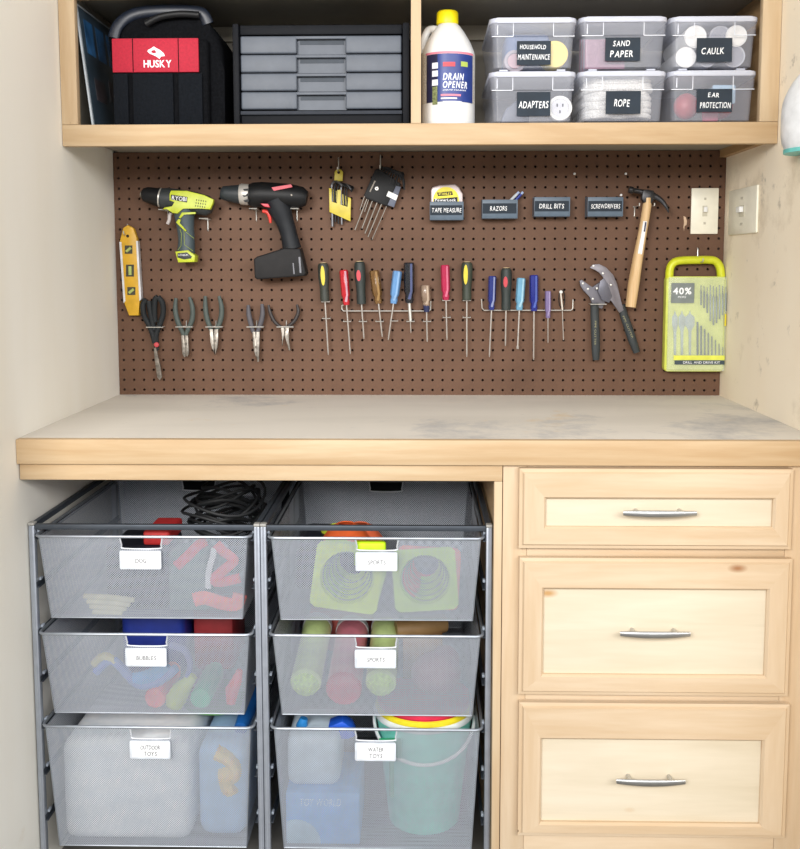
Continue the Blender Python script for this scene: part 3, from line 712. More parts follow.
for q in ([(182, 212.5), (195.5, 212), (195.5, 214), (184, 214.5), (180.5, 218.5), (178.8, 217.5)], [(178.4, 219), (181, 219.6), (179.5, 223), (186.5, 230.5), (185.5, 231.5), (176, 222.5)]):
    Yr = dy - pr(9.0); lm.prism(O(q, Yr), Yr - .001, Yr + .006, .0004)
obj('grip_trim', lm, lime, gd)
Yf = dy - .02
for q in ([(180, 229), (181.5, 234), (181, 246), (178, 250)], [(184, 230), (184.5, 245), (193, 251)], [(186, 232), (194, 238.5)]):
    obj('grip_line', MB().sweep([P(a, b2, dy - pr(8.3 * .85) - .0012) for a, b2 in q], .0007, 6), mk('line_lime', (150, 165, 80), .5), gd)
obj('battery_foot', MB().prism(O([(175, 251.5), (188, 250), (195, 255.5), (194.5, 262), (178, 262.5)], Yf), Yf, dy + .018, .002), lime, gd)
obj('foot_badge', MB().prism(O([(177.5, 253.3), (187, 252.3), (192, 256.5), (191, 258.5), (184, 259.5), (177.5, 257.5)], Yf), Yf - .0006, Yf + .002, .0002), grey, gd)
a, b2, c, d = gz(178.5, 188, 254.2, 256, Yf - .0007); text('LITHIUM', 'lettering', a, b2, c, d, Yf - .0009, chalk, gd)
obj('trigger', MB().sweep(smooth([V3(171, 213), V3(169.6, 216), V3(169.2, 220), V3(167.5, 224)], 4), .0045, 10), mk('trigger_grey', (190, 182, 180), .4), gd)
bar_hook(163, 209.5, 9, 'wire holder under the chuck of the lime green drill', .05, stem=-.026)
bar_hook(203.5, 218.5, 9, 'wire holder under the rear of the lime green drill', .05, stem=-.026)

# --- black drill
kd = thing('cordless_drill', 'black cordless drill with red trigger and large battery on the pegboard', 'drill')
obj('chuck', MB().sweep([V3(221, 192.5), V3(222.5, 192.8), V3(226, 193.2), V3(234, 194), V3(240, 194.3)], [pr(5), pr(6.6), pr(7.4), pr(8.8), pr(9.6)], 24), mk('charcoal_chuck', (44, 50, 54), .5), kd)
obj('torque_collar', MB().sweep([V3(240, 194.2), V3(241.5, 194.2), V3(247.5, 194.6), V3(249.5, 194.8)], [pr(9.8), pr(10.6), pr(10.6), pr(10.2)], 24), mk('collar_silver', (196, 192, 186), .4, .3), kd)
tk = MB()
for q in ([(243, 189), (249, 188.5), (249, 190.5), (244.5, 191)], [(242.5, 195.5), (249, 193), (249, 196), (244, 197)], [(243.5, 200.5), (249, 199), (249, 202), (245, 202)]):
    Yr = dy - pr(9.5); tk.prism(O(q, Yr), Yr - .0022, Yr + .006)
obj('collar_ridges', tk, blk, kd)
obj('motor_housing', MB().sweep([V3(249.5, 195), V3(254, 195), V3(262, 194.5), V3(275, 195), V3(290, 196), V3(302, 197.5), V3(307, 198.5)], [pr(11), pr(12.5), pr(12.5), pr(12.2), pr(12), pr(10.5), pr(7)], 24, .9), blk, kd)
obj('grip', MB().sweep(smooth([V3(276, 200), V3(280, 210), V3(285, 222), V3(289, 235), V3(292, 249)], 4), interp([pr(13), pr(11.5), pr(9), pr(8.4), pr(9.6)], 17), 20, .85), mk('grip_black', (30, 33, 38), .55, spec=.3), kd)
Yb = dy - .03
obj('battery_pack', MB().prism(O([(253.5, 259), (257, 256.5), (284, 248), (300, 248.5), (306, 273), (304, 276), (257, 279.5), (254.5, 277.5)], Yb), Yb, dy + .028, .004, 3), mk('battery_black', (34, 33, 34), .6, spec=.25), kd)
cl = MB()
for q in ([(298.5, 257), (300.3, 257), (301.5, 273), (299.7, 273)], [(292.5, 263), (293.7, 263), (294.7, 274), (293.5, 274)]): cl.prism(O(q, Yb), Yb - .0006, Yb + .001)
obj('battery_clip', cl, gunm, kd)
Yr = dy - pr(11.6)
obj('red_badge', MB().prism(O([(271.5, 187.5), (291, 184.2), (292.5, 187), (274, 190.8)], Yr), Yr - .0008, Yr + .006), mk('badge_red', (206, 60, 78), .4), kd)
obj('trigger', MB().sweep(smooth([V3(262.5, 211), V3(267, 212), V3(269.5, 216), V3(270.5, 223)], 4), interp([.004, .0055, .005, .003], 13), 10), mk('trigger_red', (222, 66, 56), .35), kd, 'red trigger')
obj('direction_switch', MB().prism(O([(260.5, 203.5), (268, 203.8), (270, 207.5), (264, 206.5)], dy - .03), dy - .031, dy - .015, .0006), mk('badge_red', (206, 60, 78), .4), kd)
obj('screw', MB().lathe([(.0001, 0), (.0022, 0), (.0022, .002)], V3(291.5, 195, dy - pr(10.9)), (0, 1, 0), 12), dull, kd)
bar_hook(253, 208.5, 8, 'wire holder under the collar of the black drill', .05, stem=-.026)
bar_hook(294.5, 208.5, 8, 'wire holder under the rear of the black drill', .05, stem=-.026)

# --- yellow hex key holder
hook(338.6, 172, 'wire hook carrying the yellow hex key holder', .034)
hk = thing('hex_key_set', 'yellow holder of short black hex keys on the pegboard', 'hex key set')
hy = -.018
fr = MB()
fr.prism(O([(334.5, 172), (336, 169.5), (341, 169.5), (343, 172), (342.5, 181), (334.2, 181)], hy), hy, hy + .006, .001)
fr.prism(O([(329, 188), (332, 188.5), (331.5, 202), (348, 207.5), (348, 197), (351, 198.5), (350.5, 221.5), (343, 218), (329.5, 212)], hy), hy - .003, hy + .009, .001)
fr.prism(O([(332, 188.5), (348, 197), (348, 206), (332, 201)], hy), hy + .006, hy + .009)
fr.prism(O([(337.5, 190), (341, 190), (340.5, 206), (337, 205)], hy), hy - .002, hy + .004)
obj('holder', fr, mk('hexkey_yellow', (206, 188, 60), .4), hk)
obj('hole', MB().lathe([(.0001, 0), (.0035, 0), (.0035, .001)], P(338.6, 172.5, hy - .0006), (0, 1, 0), 16), mk('hole_dark', (40, 26, 14), .8), hk)
for i, (x, yb, rr_) in enumerate([(332.5, 226.5, .0032), (335.5, 222, .0026), (338.5, 224, .0024), (341.8, 224.5, .0028), (345, 221, .002), (347.5, 220, .0018)]):
    yy = hy + .003 + .0008 * (i % 2)
    pts = [P(x, yb, yy), P(x - .3, 205, yy), P(x - .8, 190 + i, yy), P(x - .2, 184 + i * .9, yy), P(x + 2.5, 181.5 + i * .9, yy - .004), P(x + 6, 182.5 + i, yy - .012), P(min(x + 10, 351), 186 + i * 1.2, yy - .016)]
    obj('hex_key', MB().sweep(smooth(pts, 3), rr_, 6), blk if i not in (0, 3) else gunm, hk)

# --- black hex key set
hook(380.5, 170, 'wire hook carrying the black hex key set', .036)
h2 = thing('hex_key_set', 'black holder with a fan of long steel hex keys on the pegboard', 'hex key set')
obj('holder', MB().prism(O([(375, 170), (379, 168.5), (401, 184), (389, 207), (366, 198.5), (364, 195)], -.02), -.024, -.008, .002), blk, h2)
obj('rivet', MB().lathe([(.0001, 0), (.004, 0), (.005, .001), (.005, .002)], P(376.8, 188.5, -.0252), (0, 1, 0), 16), wire, h2)
obj('rivet_hole', MB().lathe([(.0001, 0), (.0018, 0), (.0018, .001)], P(376.8, 188.5, -.0256), (0, 1, 0), 12), blk, h2)
obj('clip_bar', MB().prism(O([(374.5, 180.5), (375.8, 181), (370.5, 192), (369.3, 191.5)], -.0245), -.0252, -.023), dull, h2)
obj('folding_arm', MB().prism(O([(396, 186), (401, 187), (394, 207.5), (387.5, 205)], -.026), -.029, -.02, .001), mk('slate_arm', (92, 98, 116), .5), h2)
obj('size_label', MB().prism(O([(388.5, 191), (398, 195.5), (396, 200.5), (386.3, 196)], -.0295), -.0302, -.029), white, h2)
tips = [(355, 230), (362, 228.5), (365, 233.5), (368, 237), (372, 239.5), (360, 210), (364.5, 212), (368, 214)]
tops = [(366.5, 200), (371.5, 203), (376.5, 204), (381, 205.5), (386.5, 206.5), (363.5, 199), (368.5, 200), (372.5, 202)]
for i, (a, b2) in enumerate(zip(tips, tops)):
    yy = -.018 + .003 * (i > 4)
    obj('long_key', MB().sweep([P(*a, yy), P(*b2, yy), P(b2[0] + 4, b2[1] - 9, yy)], .0019 if i in (0, 1, 2, 3) else .0014, 6), dull, h2)
for i in range(8):
    s = 376 + i * 2.6; yy = -.018 - .001 * i
    pts = [P(s + 1, 176 + i * 1.6, yy), P(s + 4, 170 + i * .8, yy), P(s + 9, 167.5 + i * .8, yy - .006), P(min(s + 15, 403), 169 + i * 1.7, yy - .010), P(min(s + 17, 404.5), 173 + i * 2.4, yy - .010)]
    obj('bent_key_end', MB().sweep(smooth(pts, 4), .0021, 6), blk, h2)

# --- small label boxes on the board
for i, (x0, x1, y0, y1, txt, tw, lbl) in enumerate([
        (429.8, 463.6, 201.5, 220, 'TAPE MEASURE', (432, 461.5), 'small grey-blue bin labelled TAPE MEASURE holding the tape measure'),
        (482.2, 517.8, 199.5, 218.5, 'RAZORS', (490, 507), 'small grey-blue bin labelled RAZORS with pens sticking out'),
        (534.3, 570.3, 197, 216.5, 'DRILL BITS', (539, 564), 'small grey-blue bin labelled DRILL BITS, third along the pegboard'),
        (587.6, 623.4, 197, 216.5, 'SCREWDRIVERS', (591, 620), 'small grey-blue bin labelled SCREWDRIVERS, nearest the hammer')]):
    t = thing('parts_bin', lbl, 'small bin', 'small labelled bins on the pegboard'); Yb = -.042
    A = P(x0, y1, Yb); B2 = P(x1, y0, Yb); th = .002
    mb = MB().box(A.x, B2.x, Yb, Yb + th, A.z, B2.z, .0006).box(A.x, B2.x, -.004, -.001, A.z, B2.z + .002, .0006)
    mb.box(A.x, A.x + th, Yb + th, -.004, A.z, B2.z).box(B2.x - th, B2.x, Yb + th, -.004, A.z, B2.z).box(A.x + th, B2.x - th, Yb + th, -.004, A.z, A.z + th)
    obj('tray', mb, slab, t)
    h = B2.z - A.z
    l = obj('label_strip', MB().box(A.x + .001, B2.x - .003, Yb - .0007, Yb, A.z + h * .26, A.z + h * .80), slate, t, 'dark label strip with white handwriting')
    q0 = P(tw[0], 210, Yb).x; q1 = P(tw[1], 210, Yb).x
    text(txt, 'lettering', q0, q1, A.z + h * .40, A.z + h * .66, Yb - .001, chalk, l, .12, .008, jit=.03)
# tape measure in first bin
tm = thing('tape_measure', 'chrome and yellow tape measure standing in the TAPE MEASURE bin', 'tape measure')
Ym = -.034
obj('case', MB().prism(O([(430.8, 217), (430.8, 190), (432.5, 187), (440, 185), (455, 184.2), (459, 187), (463, 194), (463, 217)], Ym), Ym, -.008, .003, 3), mk('tape_silver', (186, 172, 170), .35, .3), tm)
cc = P(446, 200, Ym - .0004); rm = P(459, 200, Ym).x - P(446, 200, Ym).x
obj('yellow_label', MB().prism(circ(cc.x, cc.z, rm, 32, rm * 1.0), Ym - .0006, Ym + .001), mk('stan_yellow', (238, 222, 40), .4), tm)
obj('badge', MB().prism(O([(437, 192.5), (452, 191.3), (453, 195), (438, 196.2)], Ym - .0008), Ym - .001, Ym - .0005), blk, tm)
a, b2, c, d = gz(438.6, 451.5, 192.5, 195, Ym - .001); text('STANLEY', 'lettering', a, b2, c, d, Ym - .0013, mk('stan_yellow', (238, 222, 40), .4), tm, 0, .03)
obj('badge', MB().prism(O([(433.8, 199), (457.5, 197), (457.5, 203), (433.8, 203)], Ym - .0008), Ym - .001, Ym - .0005), blk, tm)
a, b2, c, d = gz(435, 456, 198.6, 201.4, Ym - .001); text('PowerLock', 'lettering', a, b2, c, d, Ym - .0013, chalk, tm, 0, .03)
for i, (a, b2, col) in enumerate([((499, 212), (519, 192), (196, 204, 210)), ((505, 212), (523, 192), (40, 60, 150))]):
    t = thing('pen', ['grey pen leaning in the RAZORS bin', 'dark blue pen with white end leaning in the RAZORS bin'][i], 'pen')
    y0 = -.03 + .008 * i
    A = P(*a, y0); B2 = P(*b2, y0); D = (B2 - A)
    obj('barrel', MB().sweep([A, A + D * .85, A + D * .9], [.0036, .0036, .003], 12), mk('pen%d' % i, col, .35), t)
    obj('end_cap', MB().sweep([A + D * .9, B2], .0032, 12), mk('pen_cap', (170, 190, 226) if i == 0 else (220, 224, 236), .3), t)
for i, (x, y) in enumerate([(574.7, 173.7), (626, 173.7), (621.3, 195)]):
    single('push_pin', MB().lathe([(.0001, 0), (.0028, .0004), (.003, .002), (.0015, .004), (.0026, .007), (.0010, .0075), (.0008, .016)], P(x, y, -.007) + Vector((0, 0, 0)), (0, 1, 0), 16), white, ['white pin in the pegboard above the DRILL BITS bin', 'white pin in the pegboard above and left of the hammer', 'white pin at the right corner of the SCREWDRIVERS bin'][i], 'pin', 'white pins')

# --- hammer
hm = thing('claw_hammer', 'black headed claw hammer with a pale wooden handle on the pegboard', 'hammer')
wy = -.04
hd = MB()
hd.sweep(smooth([P(628.8, 189.6, wy), P(632.5, 190.2, wy), P(634, 190.4, wy), P(640, 191.5, wy), P(648, 194, wy), P(654, 196.5, wy)], 3), interp([.0085, .0085, .0062, .0062, .0095, .009], 16), 16, 1.1)
hd.prism(O([(642, 190.5), (646, 189.8), (653, 191), (654.5, 197), (651, 204), (643, 203), (641, 199)], wy), wy - .011, wy + .011, .003, 2)
for s in (-1, 1):
    pts = [P(651, 195.5, wy + s * .005), P(657, 197.5, wy + s * .006), P(662.5, 201.5, wy + s * .008), P(666.5, 207, wy + s * .010), P(668.6, 212.6, wy + s * .011)]
    hd.sweep(smooth(pts, 4), interp([.0080, .0070, .0055, .004, .0015], 17), 10, .62)
obj('head', hd, mk('forged_black', (56, 56, 58), .35, .6), hm)
hp = smooth([P(647.5, 198, wy), P(646.8, 207, wy), P(643, 230, wy), P(637.5, 260, wy), P(633.5, 285, wy), P(630.6, 307, wy)], 4)
obj('handle', MB().sweep(hp, interp([pr(4.2), pr(4.3), pr(4.2), pr(5.0), pr(5.6), pr(5.0)], len(hp)), 20, 1.25), wood('ash_handle', (226, 196, 152), (206, 168, 118), 'Z', knots=False, scale=3), hm, 'pale wooden handle')
Yl = wy - pr(4.5) * 1.25
obj('paper_label', MB().prism(O([(643.5, 221), (647, 221.5), (641.8, 254.5), (637.8, 253.5)], Yl), Yl - .0008, Yl + .004), paper, hm)
obj('label_print', MB().prism(O([(645, 222), (646.6, 222.3), (645, 232), (643.6, 231.5)], Yl - .001), Yl - .0011, Yl - .0006), mk('label_navy', (30, 32, 66), .4, 0, .1), hm)
bar_hook(647, 205.5, 15, 'wire holder under the head of the claw hammer', .056, two=True)

# --- light switches
def switch(x0, x1, z0, z1, mapf, label, tog):
    t = thing('light_switch', label, 'light switch', 'ivory light switches')
    def bx3(a, b2, c, d, e0, e1, bev=0):
        mb = MB().box(a, b2, -e1, -e0, c, d, bev); mb.bm.transform(mapf); return mb
    obj('cover_plate', bx3(x0, x1, z0, z1, 0.0003, .006, .0018), ivory, t)
    cx, cz = (x0 + x1) / 2, (z0 + z1) / 2
    obj('toggle_frame', bx3(cx - .006 * tog, cx + .006 * tog, cz - .013, cz + .013, .006, .0068), mk('ivory_shade', (206, 200, 180), .4), t)
    obj('toggle', bx3(cx - .0042 * tog, cx + .0042 * tog, cz - .003, cz + .010, .0068, .016, .001), white, t)
    for s in (-1, 1):
        obj('screw', bx3(cx - .0028 * tog, cx + .0028 * tog, cz + s * .030 - .0028, cz + s * .030 + .0028, .006, .0072, .0008), mk('screw_ivory', (190, 184, 166), .4), t)
a, b2, c, d = gz(690.5, 719, 188, 234, -.005)
switch(a, b2, c, d, Matrix.Identity(4), 'ivory light switch on the right end of the pegboard', 1)
# on the right side wall: local x runs from back to front
XW = .7623
def ywall(px, py=211):
    d = FW + (px - 400) / FPX * RT - (py - 424.5 - SHY) / FPX * UP
    return CY + (XW - CX) / d.x * d.y
ya, yb2 = ywall(731), ywall(759)
zt_ = P(745, 188, (ya + yb2) / 2).z; zb2 = P(745, 234, (ya + yb2) / 2).z
print('wall switch y', ya, yb2, zt_, zb2)
Mw = Matrix(((0, 1, 0, XW), (-1, 0, 0, 0), (0, 0, 1, 0), (0, 0, 0, 1)))
switch(-ya, -yb2, zb2, zt_, Mw, 'ivory light switch on the plywood side wall at right', 3)

# --- bit case
bc = thing('drill_bit_case', 'lime drill bit case with clear front hanging at the right of the pegboard', 'bit case')
cy = -.043
cx0, cx1 = P(666.5, 330, cy).x, P(730.5, 330, cy).x; cx1 = min(cx1, .7605)
cz0, cz1 = P(700, 372, cy).z, P(700, 276.5, cy).z
obj('case', MB().prism(rr(cx0, cx1, cz0, cz1, .008), cy + .012, -.006, .003, 2), lime2, bc)
obj('tray', MB().box(cx0 + .006, cx1 - .006, cy + .006, cy + .012, cz0 + .006, cz1 - .004), mk('tray_lime', (216, 224, 140), .5), bc)
hh = [P(671.5, 279, cy), P(672.5, 268, cy), P(677, 262, cy), P(686, 260.3, cy), P(698, 260, cy), P(710, 259.8, cy), P(718, 261, cy), P(722.5, 267, cy), P(724, 277, cy)]
hh = smooth([v + Vector((0, .022, 0)) for v in hh], 4)
obj('carry_handle', MB().sweep(hh, .0100, 14, 1.2), mk('lime_handle', (208, 214, 44), .4), bc)
hook(697.5, 262, 'wire hook carrying the drill bit case', .034, .05)
stl = mk('bit_steel', (104, 116, 130), .35, .4)
bits = MB(); Yt = cy + .003
for i in range(9):
    x = 701 + i * 3.1; y0 = 285 + (i % 3); y1 = [300, 303, 308, 316, 320, 318, 314, 310, 306][i]
    A = P(x, y0, Yt); B2 = P(x, y1 + 5, Yt); bits.sweep([A, A + (B2 - A) * .25, A + (B2 - A) * .27, B2], [.0012, .0012, .0021 + .0002 * (i % 3), .0021], 8)
for i in range(8):
    x = 697.5 + i * 3.6; y0 = 322 + i * 3.6
    A = P(x, y0, Yt); B2 = P(x, 355, Yt); bits.sweep([A, B2], [.0026 - .0002 * i] * 2, 8)
obj('twist_bits', bits, stl, bc)
sp = MB()
for i, x in enumerate((675, 682, 690)):
    w = (2.8, 3.4, 4.6)[i]
    sp.prism(O([(x, 310), (x + .8, 314), (x + w, 317), (x + w, 325), (x + 1.2, 331), (x + 1.2, 355), (x - 1.2, 355), (x - 1.2, 331), (x - w, 325), (x - w, 317), (x - .8, 314)], Yt), Yt, Yt + .002, .0004)
obj('spade_bits', sp, mk('spade_steel', (176, 190, 208), .3, .4), bc)
obj('clear_cover', MB().box(cx0 + .002, cx1 - .001, cy - .001, cy + .001, cz0 + .002, cz1 - .001, .0008), mk('clear_sheet', (226, 234, 214), .12, 0, .02, alpha=.2), bc)
Yc = cy - .0014
a, b2, c, d = gz(671, 694.5, 283, 303, Yc); sg = obj('sale_sticker', MB().box(a, b2, Yc - .0003, Yc, c, d), mk('sticker_grey', (122, 130, 128), .5), bc)
a, b2, c, d = gz(673, 691.5, 287.5, 294.5, Yc); text('40%', 'lettering', a, b2, c, d, Yc - .0006, chalk, sg, 0, .03)
a, b2, c, d = gz(678, 686, 296, 298, Yc); text('MORE', 'lettering', a, b2, c, d, Yc - .0006, chalk, sg)
a, b2, c, d = gz(673.5, 728, 355.5, 360, Yc); lb_ = obj('lower_label', MB().box(a, cx1 - .002, Yc - .0003, Yc, c, d), mk('label_lime', (226, 230, 90), .5), bc)
a, b2, c, d = gz(674.5, 730, 360.5, 364.5, Yc); l2 = obj('lower_label', MB().box(a, cx1 - .002, Yc - .0003, Yc, c, d), mk('label_dark', (60, 74, 82), .5), bc)
a, b2, c, d = gz(683, 720, 361.3, 363.6, Yc); text('DRILL AND DRIVE KIT', 'lettering', a, b2, c, d, Yc - .0006, chalk, l2)
obj('latch', MB().box(cx1 - .0045, cx1 - .0012, cy - .002, cy + .006, P(728, 326, cy).z, P(728, 314, cy).z), mk('latch_yellow', (220, 204, 40), .4), bc)

# --- screwdrivers
def sdriver(top, bot, tip, w, style, col, label, col2=None, shw=.0021, flare=0, grp='screwdrivers in the left row'):
    Y = -.022; t = thing('screwdriver', label, 'screwdriver', grp)
    T, Bm, E = P(*top, Y), P(*bot, Y), P(*tip, Y); D = Bm - T
    r = pr(w) / 2 * 1.03
    if style == 'rubber':
        f = [0, .03, .12, .4, .6, .72, .88, 1]; rr_ = [.6, .88, 1, .98, .85, .80, .85, .8]
        obj('handle', MB().sweep([T + D * k for k in f], [r * k for k in rr_], 16), mk('sd_' + label[:10], col, .55), t)
        q = T + D * .33; ax = D.normalized()
        if col2:
            L_ = D.length * (.26 if col2[1] > 150 else .13); b = MB()
            xa = Vector((-ax.z, 0, ax.x)); off = -pr(1.2) if col2[1] <= 150 else (pr(-.3) if 'far' not in label else pr(-1.5))
            pts = []
            for k in range(20):
                a_ = 2 * math.pi * k / 20; v = q + ax * math.sin(a_) * L_ + Vector((1, 0, 0)) * (math.cos(a_) * r * .38 + off); pts.append((v.x, v.z))
            b.prism(pts, Y - r - .0012, Y - r * .4)
            obj('grip_inlay', b, mk('inlay_%d' % col2[1], col2, .4), t)
        obj('end_ring', MB().sweep([T - D * .012, T + D * .01], r * .62, 14), mk('tan_cap', (196, 170, 130), .5), t)
    else:
        f = [0, .04, .5, .72, .8, .9, 1]; rr_ = [.86, 1, 1, .98, .7, .82, .7]
        cc = mk('sd_%d_%d_%d' % tuple(col), col, .2, 0, .05, alpha=1 if style != 'clear' else .85, coat=.4)
        b = MB(); b.sweep([T + D * k for k in f], [r * k for k in rr_], 8)
        obj('handle', b, cc, t)
        if col2:
            xo = r * .38
            obj('handle_flute', MB().sweep([T + D * .03 + Vector((xo, -r * .72, 0)), T + D * .7 + Vector((xo, -r * .72, 0)), T + D * .9 + Vector((0, -r * .5, 0))], [r * .26, r * .26, r * .35], 8), mk('fl_%d_%d_%d' % tuple(col2), col2, .15, alpha=.9), t)
    D2 = E - Bm
    if flare: obj('shaft', MB().sweep([Bm - D2 * .02, Bm + D2 * .9, Bm + D2 * .94, E], [shw, shw, shw * 1.7, shw * 1.4], 10, [1, 1, .5, .2]), shank, t)
    else: obj('shaft', MB().sweep([Bm - D2 * .02, Bm + D2 * .94, E], [shw, shw, shw * .5], 10), shank, t)
    return t
sdriver((323, 263), (325, 301), (328.3, 355), 11, 'rubber', (54, 58, 52), 'black and yellow screwdriver at the left end of the row', (222, 200, 40))
sdriver((343.5, 270), (346.5, 305), (350.3, 354), 8.6, 'clear', (200, 34, 48), 'red and clear screwdriver beside the leftmost black and yellow one', (214, 170, 186))
sdriver((359.5, 261.5), (361.5, 304), (364, 339), 11, 'rubber', (44, 52, 50), 'black screwdriver with a red oval, third in the left row', (206, 52, 64))
sdriver((374, 270.5), (378.5, 303.5), (382.3, 337), 9.6, 'clear', (120, 88, 48), 'amber brown screwdriver left of the light blue one', (168, 134, 86))
sdriver((397.5, 271), (393.5, 303.5), (388.2, 340), 9, 'clear', (110, 160, 214), 'light blue screwdriver tilted left, in the left row', (150, 190, 232))
sdriver((409, 262.5), (409.3, 303), (411, 333), 10.6, 'clear', (26, 32, 42), 'glossy black screwdriver with a thick collar in the left row', (90, 100, 140), shw=.0014)
t7 = sdriver((425.3, 285), (426.5, 306), (427.2, 342), 9.6, 'clear', (150, 128, 110), 'short brown clear screwdriver with a navy collar', (196, 176, 156))
obj('collar', MB().sweep([P(426.3, 304.5, -.022), P(426.7, 312, -.022)], [pr(3.6), pr(2.6)], 12), mk('navy_collar', (36, 44, 82), .4), t7)
sdriver((445, 265), (446, 300), (447, 340), 8.8, 'clear', (190, 40, 84), 'magenta screwdriver left of the far black and yellow one', (222, 120, 150))
sdriver((467, 262), (466.8, 300), (466.8, 357), 11, 'rubber', (56, 64, 54), 'far black and yellow screwdriver at the right end of the left row', (222, 202, 36))
obj('ferrule', MB().sweep([P(409.3, 303, -.022), P(410.6, 321, -.022)], .0042, 12), wire, [o for o in bpy.data.objects if o.get('label', '').startswith('glossy black')][0])
g2n = 'screwdrivers in the right row'
sdriver((492.5, 276), (491.5, 310), (489.4, 357), 8, 'clear', (36, 52, 130), 'dark blue screwdriver at the left end of the right row', (150, 160, 200), grp=g2n)
sdriver((506.3, 268), (506, 310), (505.4, 346), 11, 'rubber', (44, 54, 56), 'black screwdriver with a red oval in the right row', (190, 50, 62), grp=g2n)
sdriver((521.3, 278), (519.3, 310), (517.6, 349), 8.8, 'clear', (120, 178, 210), 'light blue screwdriver with a wide flat tip', (170, 214, 232), flare=1, grp=g2n)
sdriver((534, 275), (534, 311), (533.6, 360), 8.8, 'clear', (34, 46, 140), 'royal blue screwdriver with the longest shaft in the right row', (90, 110, 190), grp=g2n)
sdriver((548, 291), (548, 318), (548, 343), 6, 'clear', (134, 118, 164), 'small lilac screwdriver in the right row', (170, 156, 196), shw=.0014, grp=g2n)
tb2 = thing('pocket_screwdriver', 'tiny black pocket screwdriver with a white ball end', 'screwdriver', g2n)
obj('clip_loop', MB().sweep([P(561.8 + 3 * math.sin(a_), 299 - 9 * math.cos(a_), -.022) for a_ in [k * math.pi / 8 for k in range(16)]], .0013, 8, closed=True), blk, tb2)
obj('handle', MB().sweep([P(560.6, 292, -.026), P(562.5, 310, -.026)], .0021, 10), mk('cream_handle', (216, 206, 194), .4), tb2)
obj('ball_end', MB().ball(P(561, 292, -.026), .0045), white, tb2)
obj('shaft', MB().sweep([P(562.3, 308, -.026), P(563.5, 340, -.026)], .0012, 8), shank, tb2)
# ring holders
k = 0
for x, y in [(325.6, 301.8), (326.2, 318.5), (347, 321.5), (362.8, 321.5), (379.5, 321.5), (394, 321), (410.5, 321.5), (427, 321.5), (446.3, 300.5), (446.8, 317.5), (466.8, 300.5), (466.8, 317.5)]:
    Yb = -.026; a = P(x - 3.6, y, Yb); b2 = P(x + 3.6, y, Yb)
    s = MB().sweep([(a.x, 0.008, a.z + .004), (a.x, -.002, a.z + .002), (a.x, Yb, a.z)], .0012, 6, ref=(1, 0, 0)).sweep([(a.x, Yb, a.z), (b2.x, Yb, a.z)], .0012, 6, ref=(0, 0, 1)).sweep([(b2.x, Yb, a.z), (b2.x, -.002, a.z + .002), (b2.x, .008, a.z + .004)], .0012, 6, ref=(1, 0, 0))
    who = ['leftmost black and yellow screwdriver, upper', 'leftmost black and yellow screwdriver, lower', 'red and clear screwdriver', 'black red-oval screwdriver of the left row', 'amber brown screwdriver', 'tilted light blue screwdriver', 'glossy black screwdriver', 'short brown screwdriver', 'magenta screwdriver, upper', 'magenta screwdriver, lower', 'far black and yellow screwdriver, upper', 'far black and yellow screwdriver, lower'][k]; k += 1
    single('ring_holder', s, wire, 'small wire loop holding the ' + who, 'holder', 'wire loops for the screwdrivers')
def rack(pts, stand, label):
    s = MB().sweep([P(a, b2, Y) for a, b2, Y in pts], .0014, 8, ref=(0, 1, 0))
    for x, y in stand:
        q = P(x, y, -.018); s.sweep([q, (q.x, -.002, q.z), (q.x, .008, q.z + .002)], .0014, 6, ref=(1, 0, 0))
    single('screwdriver_rack', s, wire, label, 'rack', 'wire screwdriver racks')
rack([(343.5, 305, -.018), (342, 305.5, -.018), (341.8, 309, -.018), (343.5, 311, -.018), (429, 311, -.018), (430.6, 309.5, -.018), (430.8, 301, -.018)], [(352, 311), (420, 311), (386, 311)], 'long wire rack behind the left row of screwdrivers')
rack([(481.5, 299, -.018), (482, 308, -.018), (484, 310.3, -.018), (571, 310.3, -.018), (572.8, 308.5, -.018), (573, 299.5, -.018)], [(498, 310.3), (527, 310.3), (556, 310.3)], 'long wire rack behind the right row of screwdrivers')

# --- pliers and snips
def pliers(label, hl, hr, hw, jaws, jm, hm_, piv, holder, yy=-.02):
    t = thing('pliers', label, 'pliers', 'pliers on the pegboard')
    for pts in (hl, hr):
        s = smooth([P(a, b2, yy) for a, b2 in pts], 4); n = len(s)
        obj('handle', MB().sweep(s, interp([hw * .8, hw * 1.22, hw * 1.28, hw * 1.15, hw * .9], n), 12, .9), hm_, t)
    for k, q in enumerate(jaws):
        q = [(piv[0] + (a - piv[0]) * .8 + (.4 if k else -.4), b2) for a, b2 in q]
        obj('jaw', MB().prism(O(q, yy), yy - .005 - .001 * k, yy + .004, .0012), jm, t)
    obj('pivot', MB().lathe([(.0001, 0), (.0026, 0), (.0032, .001), (.0032, .003)], P(*piv, yy - .0072), (0, 1, 0), 16), dull, t)
    bar_hook(holder[0], holder[1], holder[2], 'wire holder carrying the ' + label.split(' on ')[0], .028)
gg = mk('green_grey_grip', (74, 84, 80), .6); gg2 = mk('grey_grip', (84, 82, 88), .6)
jm = mk('jaw_steel', (140, 134, 126), .4, .7, .2, 120)
pliers('green-grey cutting pliers on the pegboard right of the snips', [(176, 298), (175.3, 310), (178, 322), (182, 331), (184, 336)], [(189.5, 297), (192.5, 308), (192, 320), (188, 329), (185.5, 336)], .0052,
       [[(181, 335), (185, 335), (186, 350), (187, 356), (185, 357.5), (182.5, 354)], [(184.5, 335), (189, 335), (189, 349), (190, 353.5), (187.5, 357), (184.5, 352)]], jm, gg, (185.5, 344), (184, 327, 17))
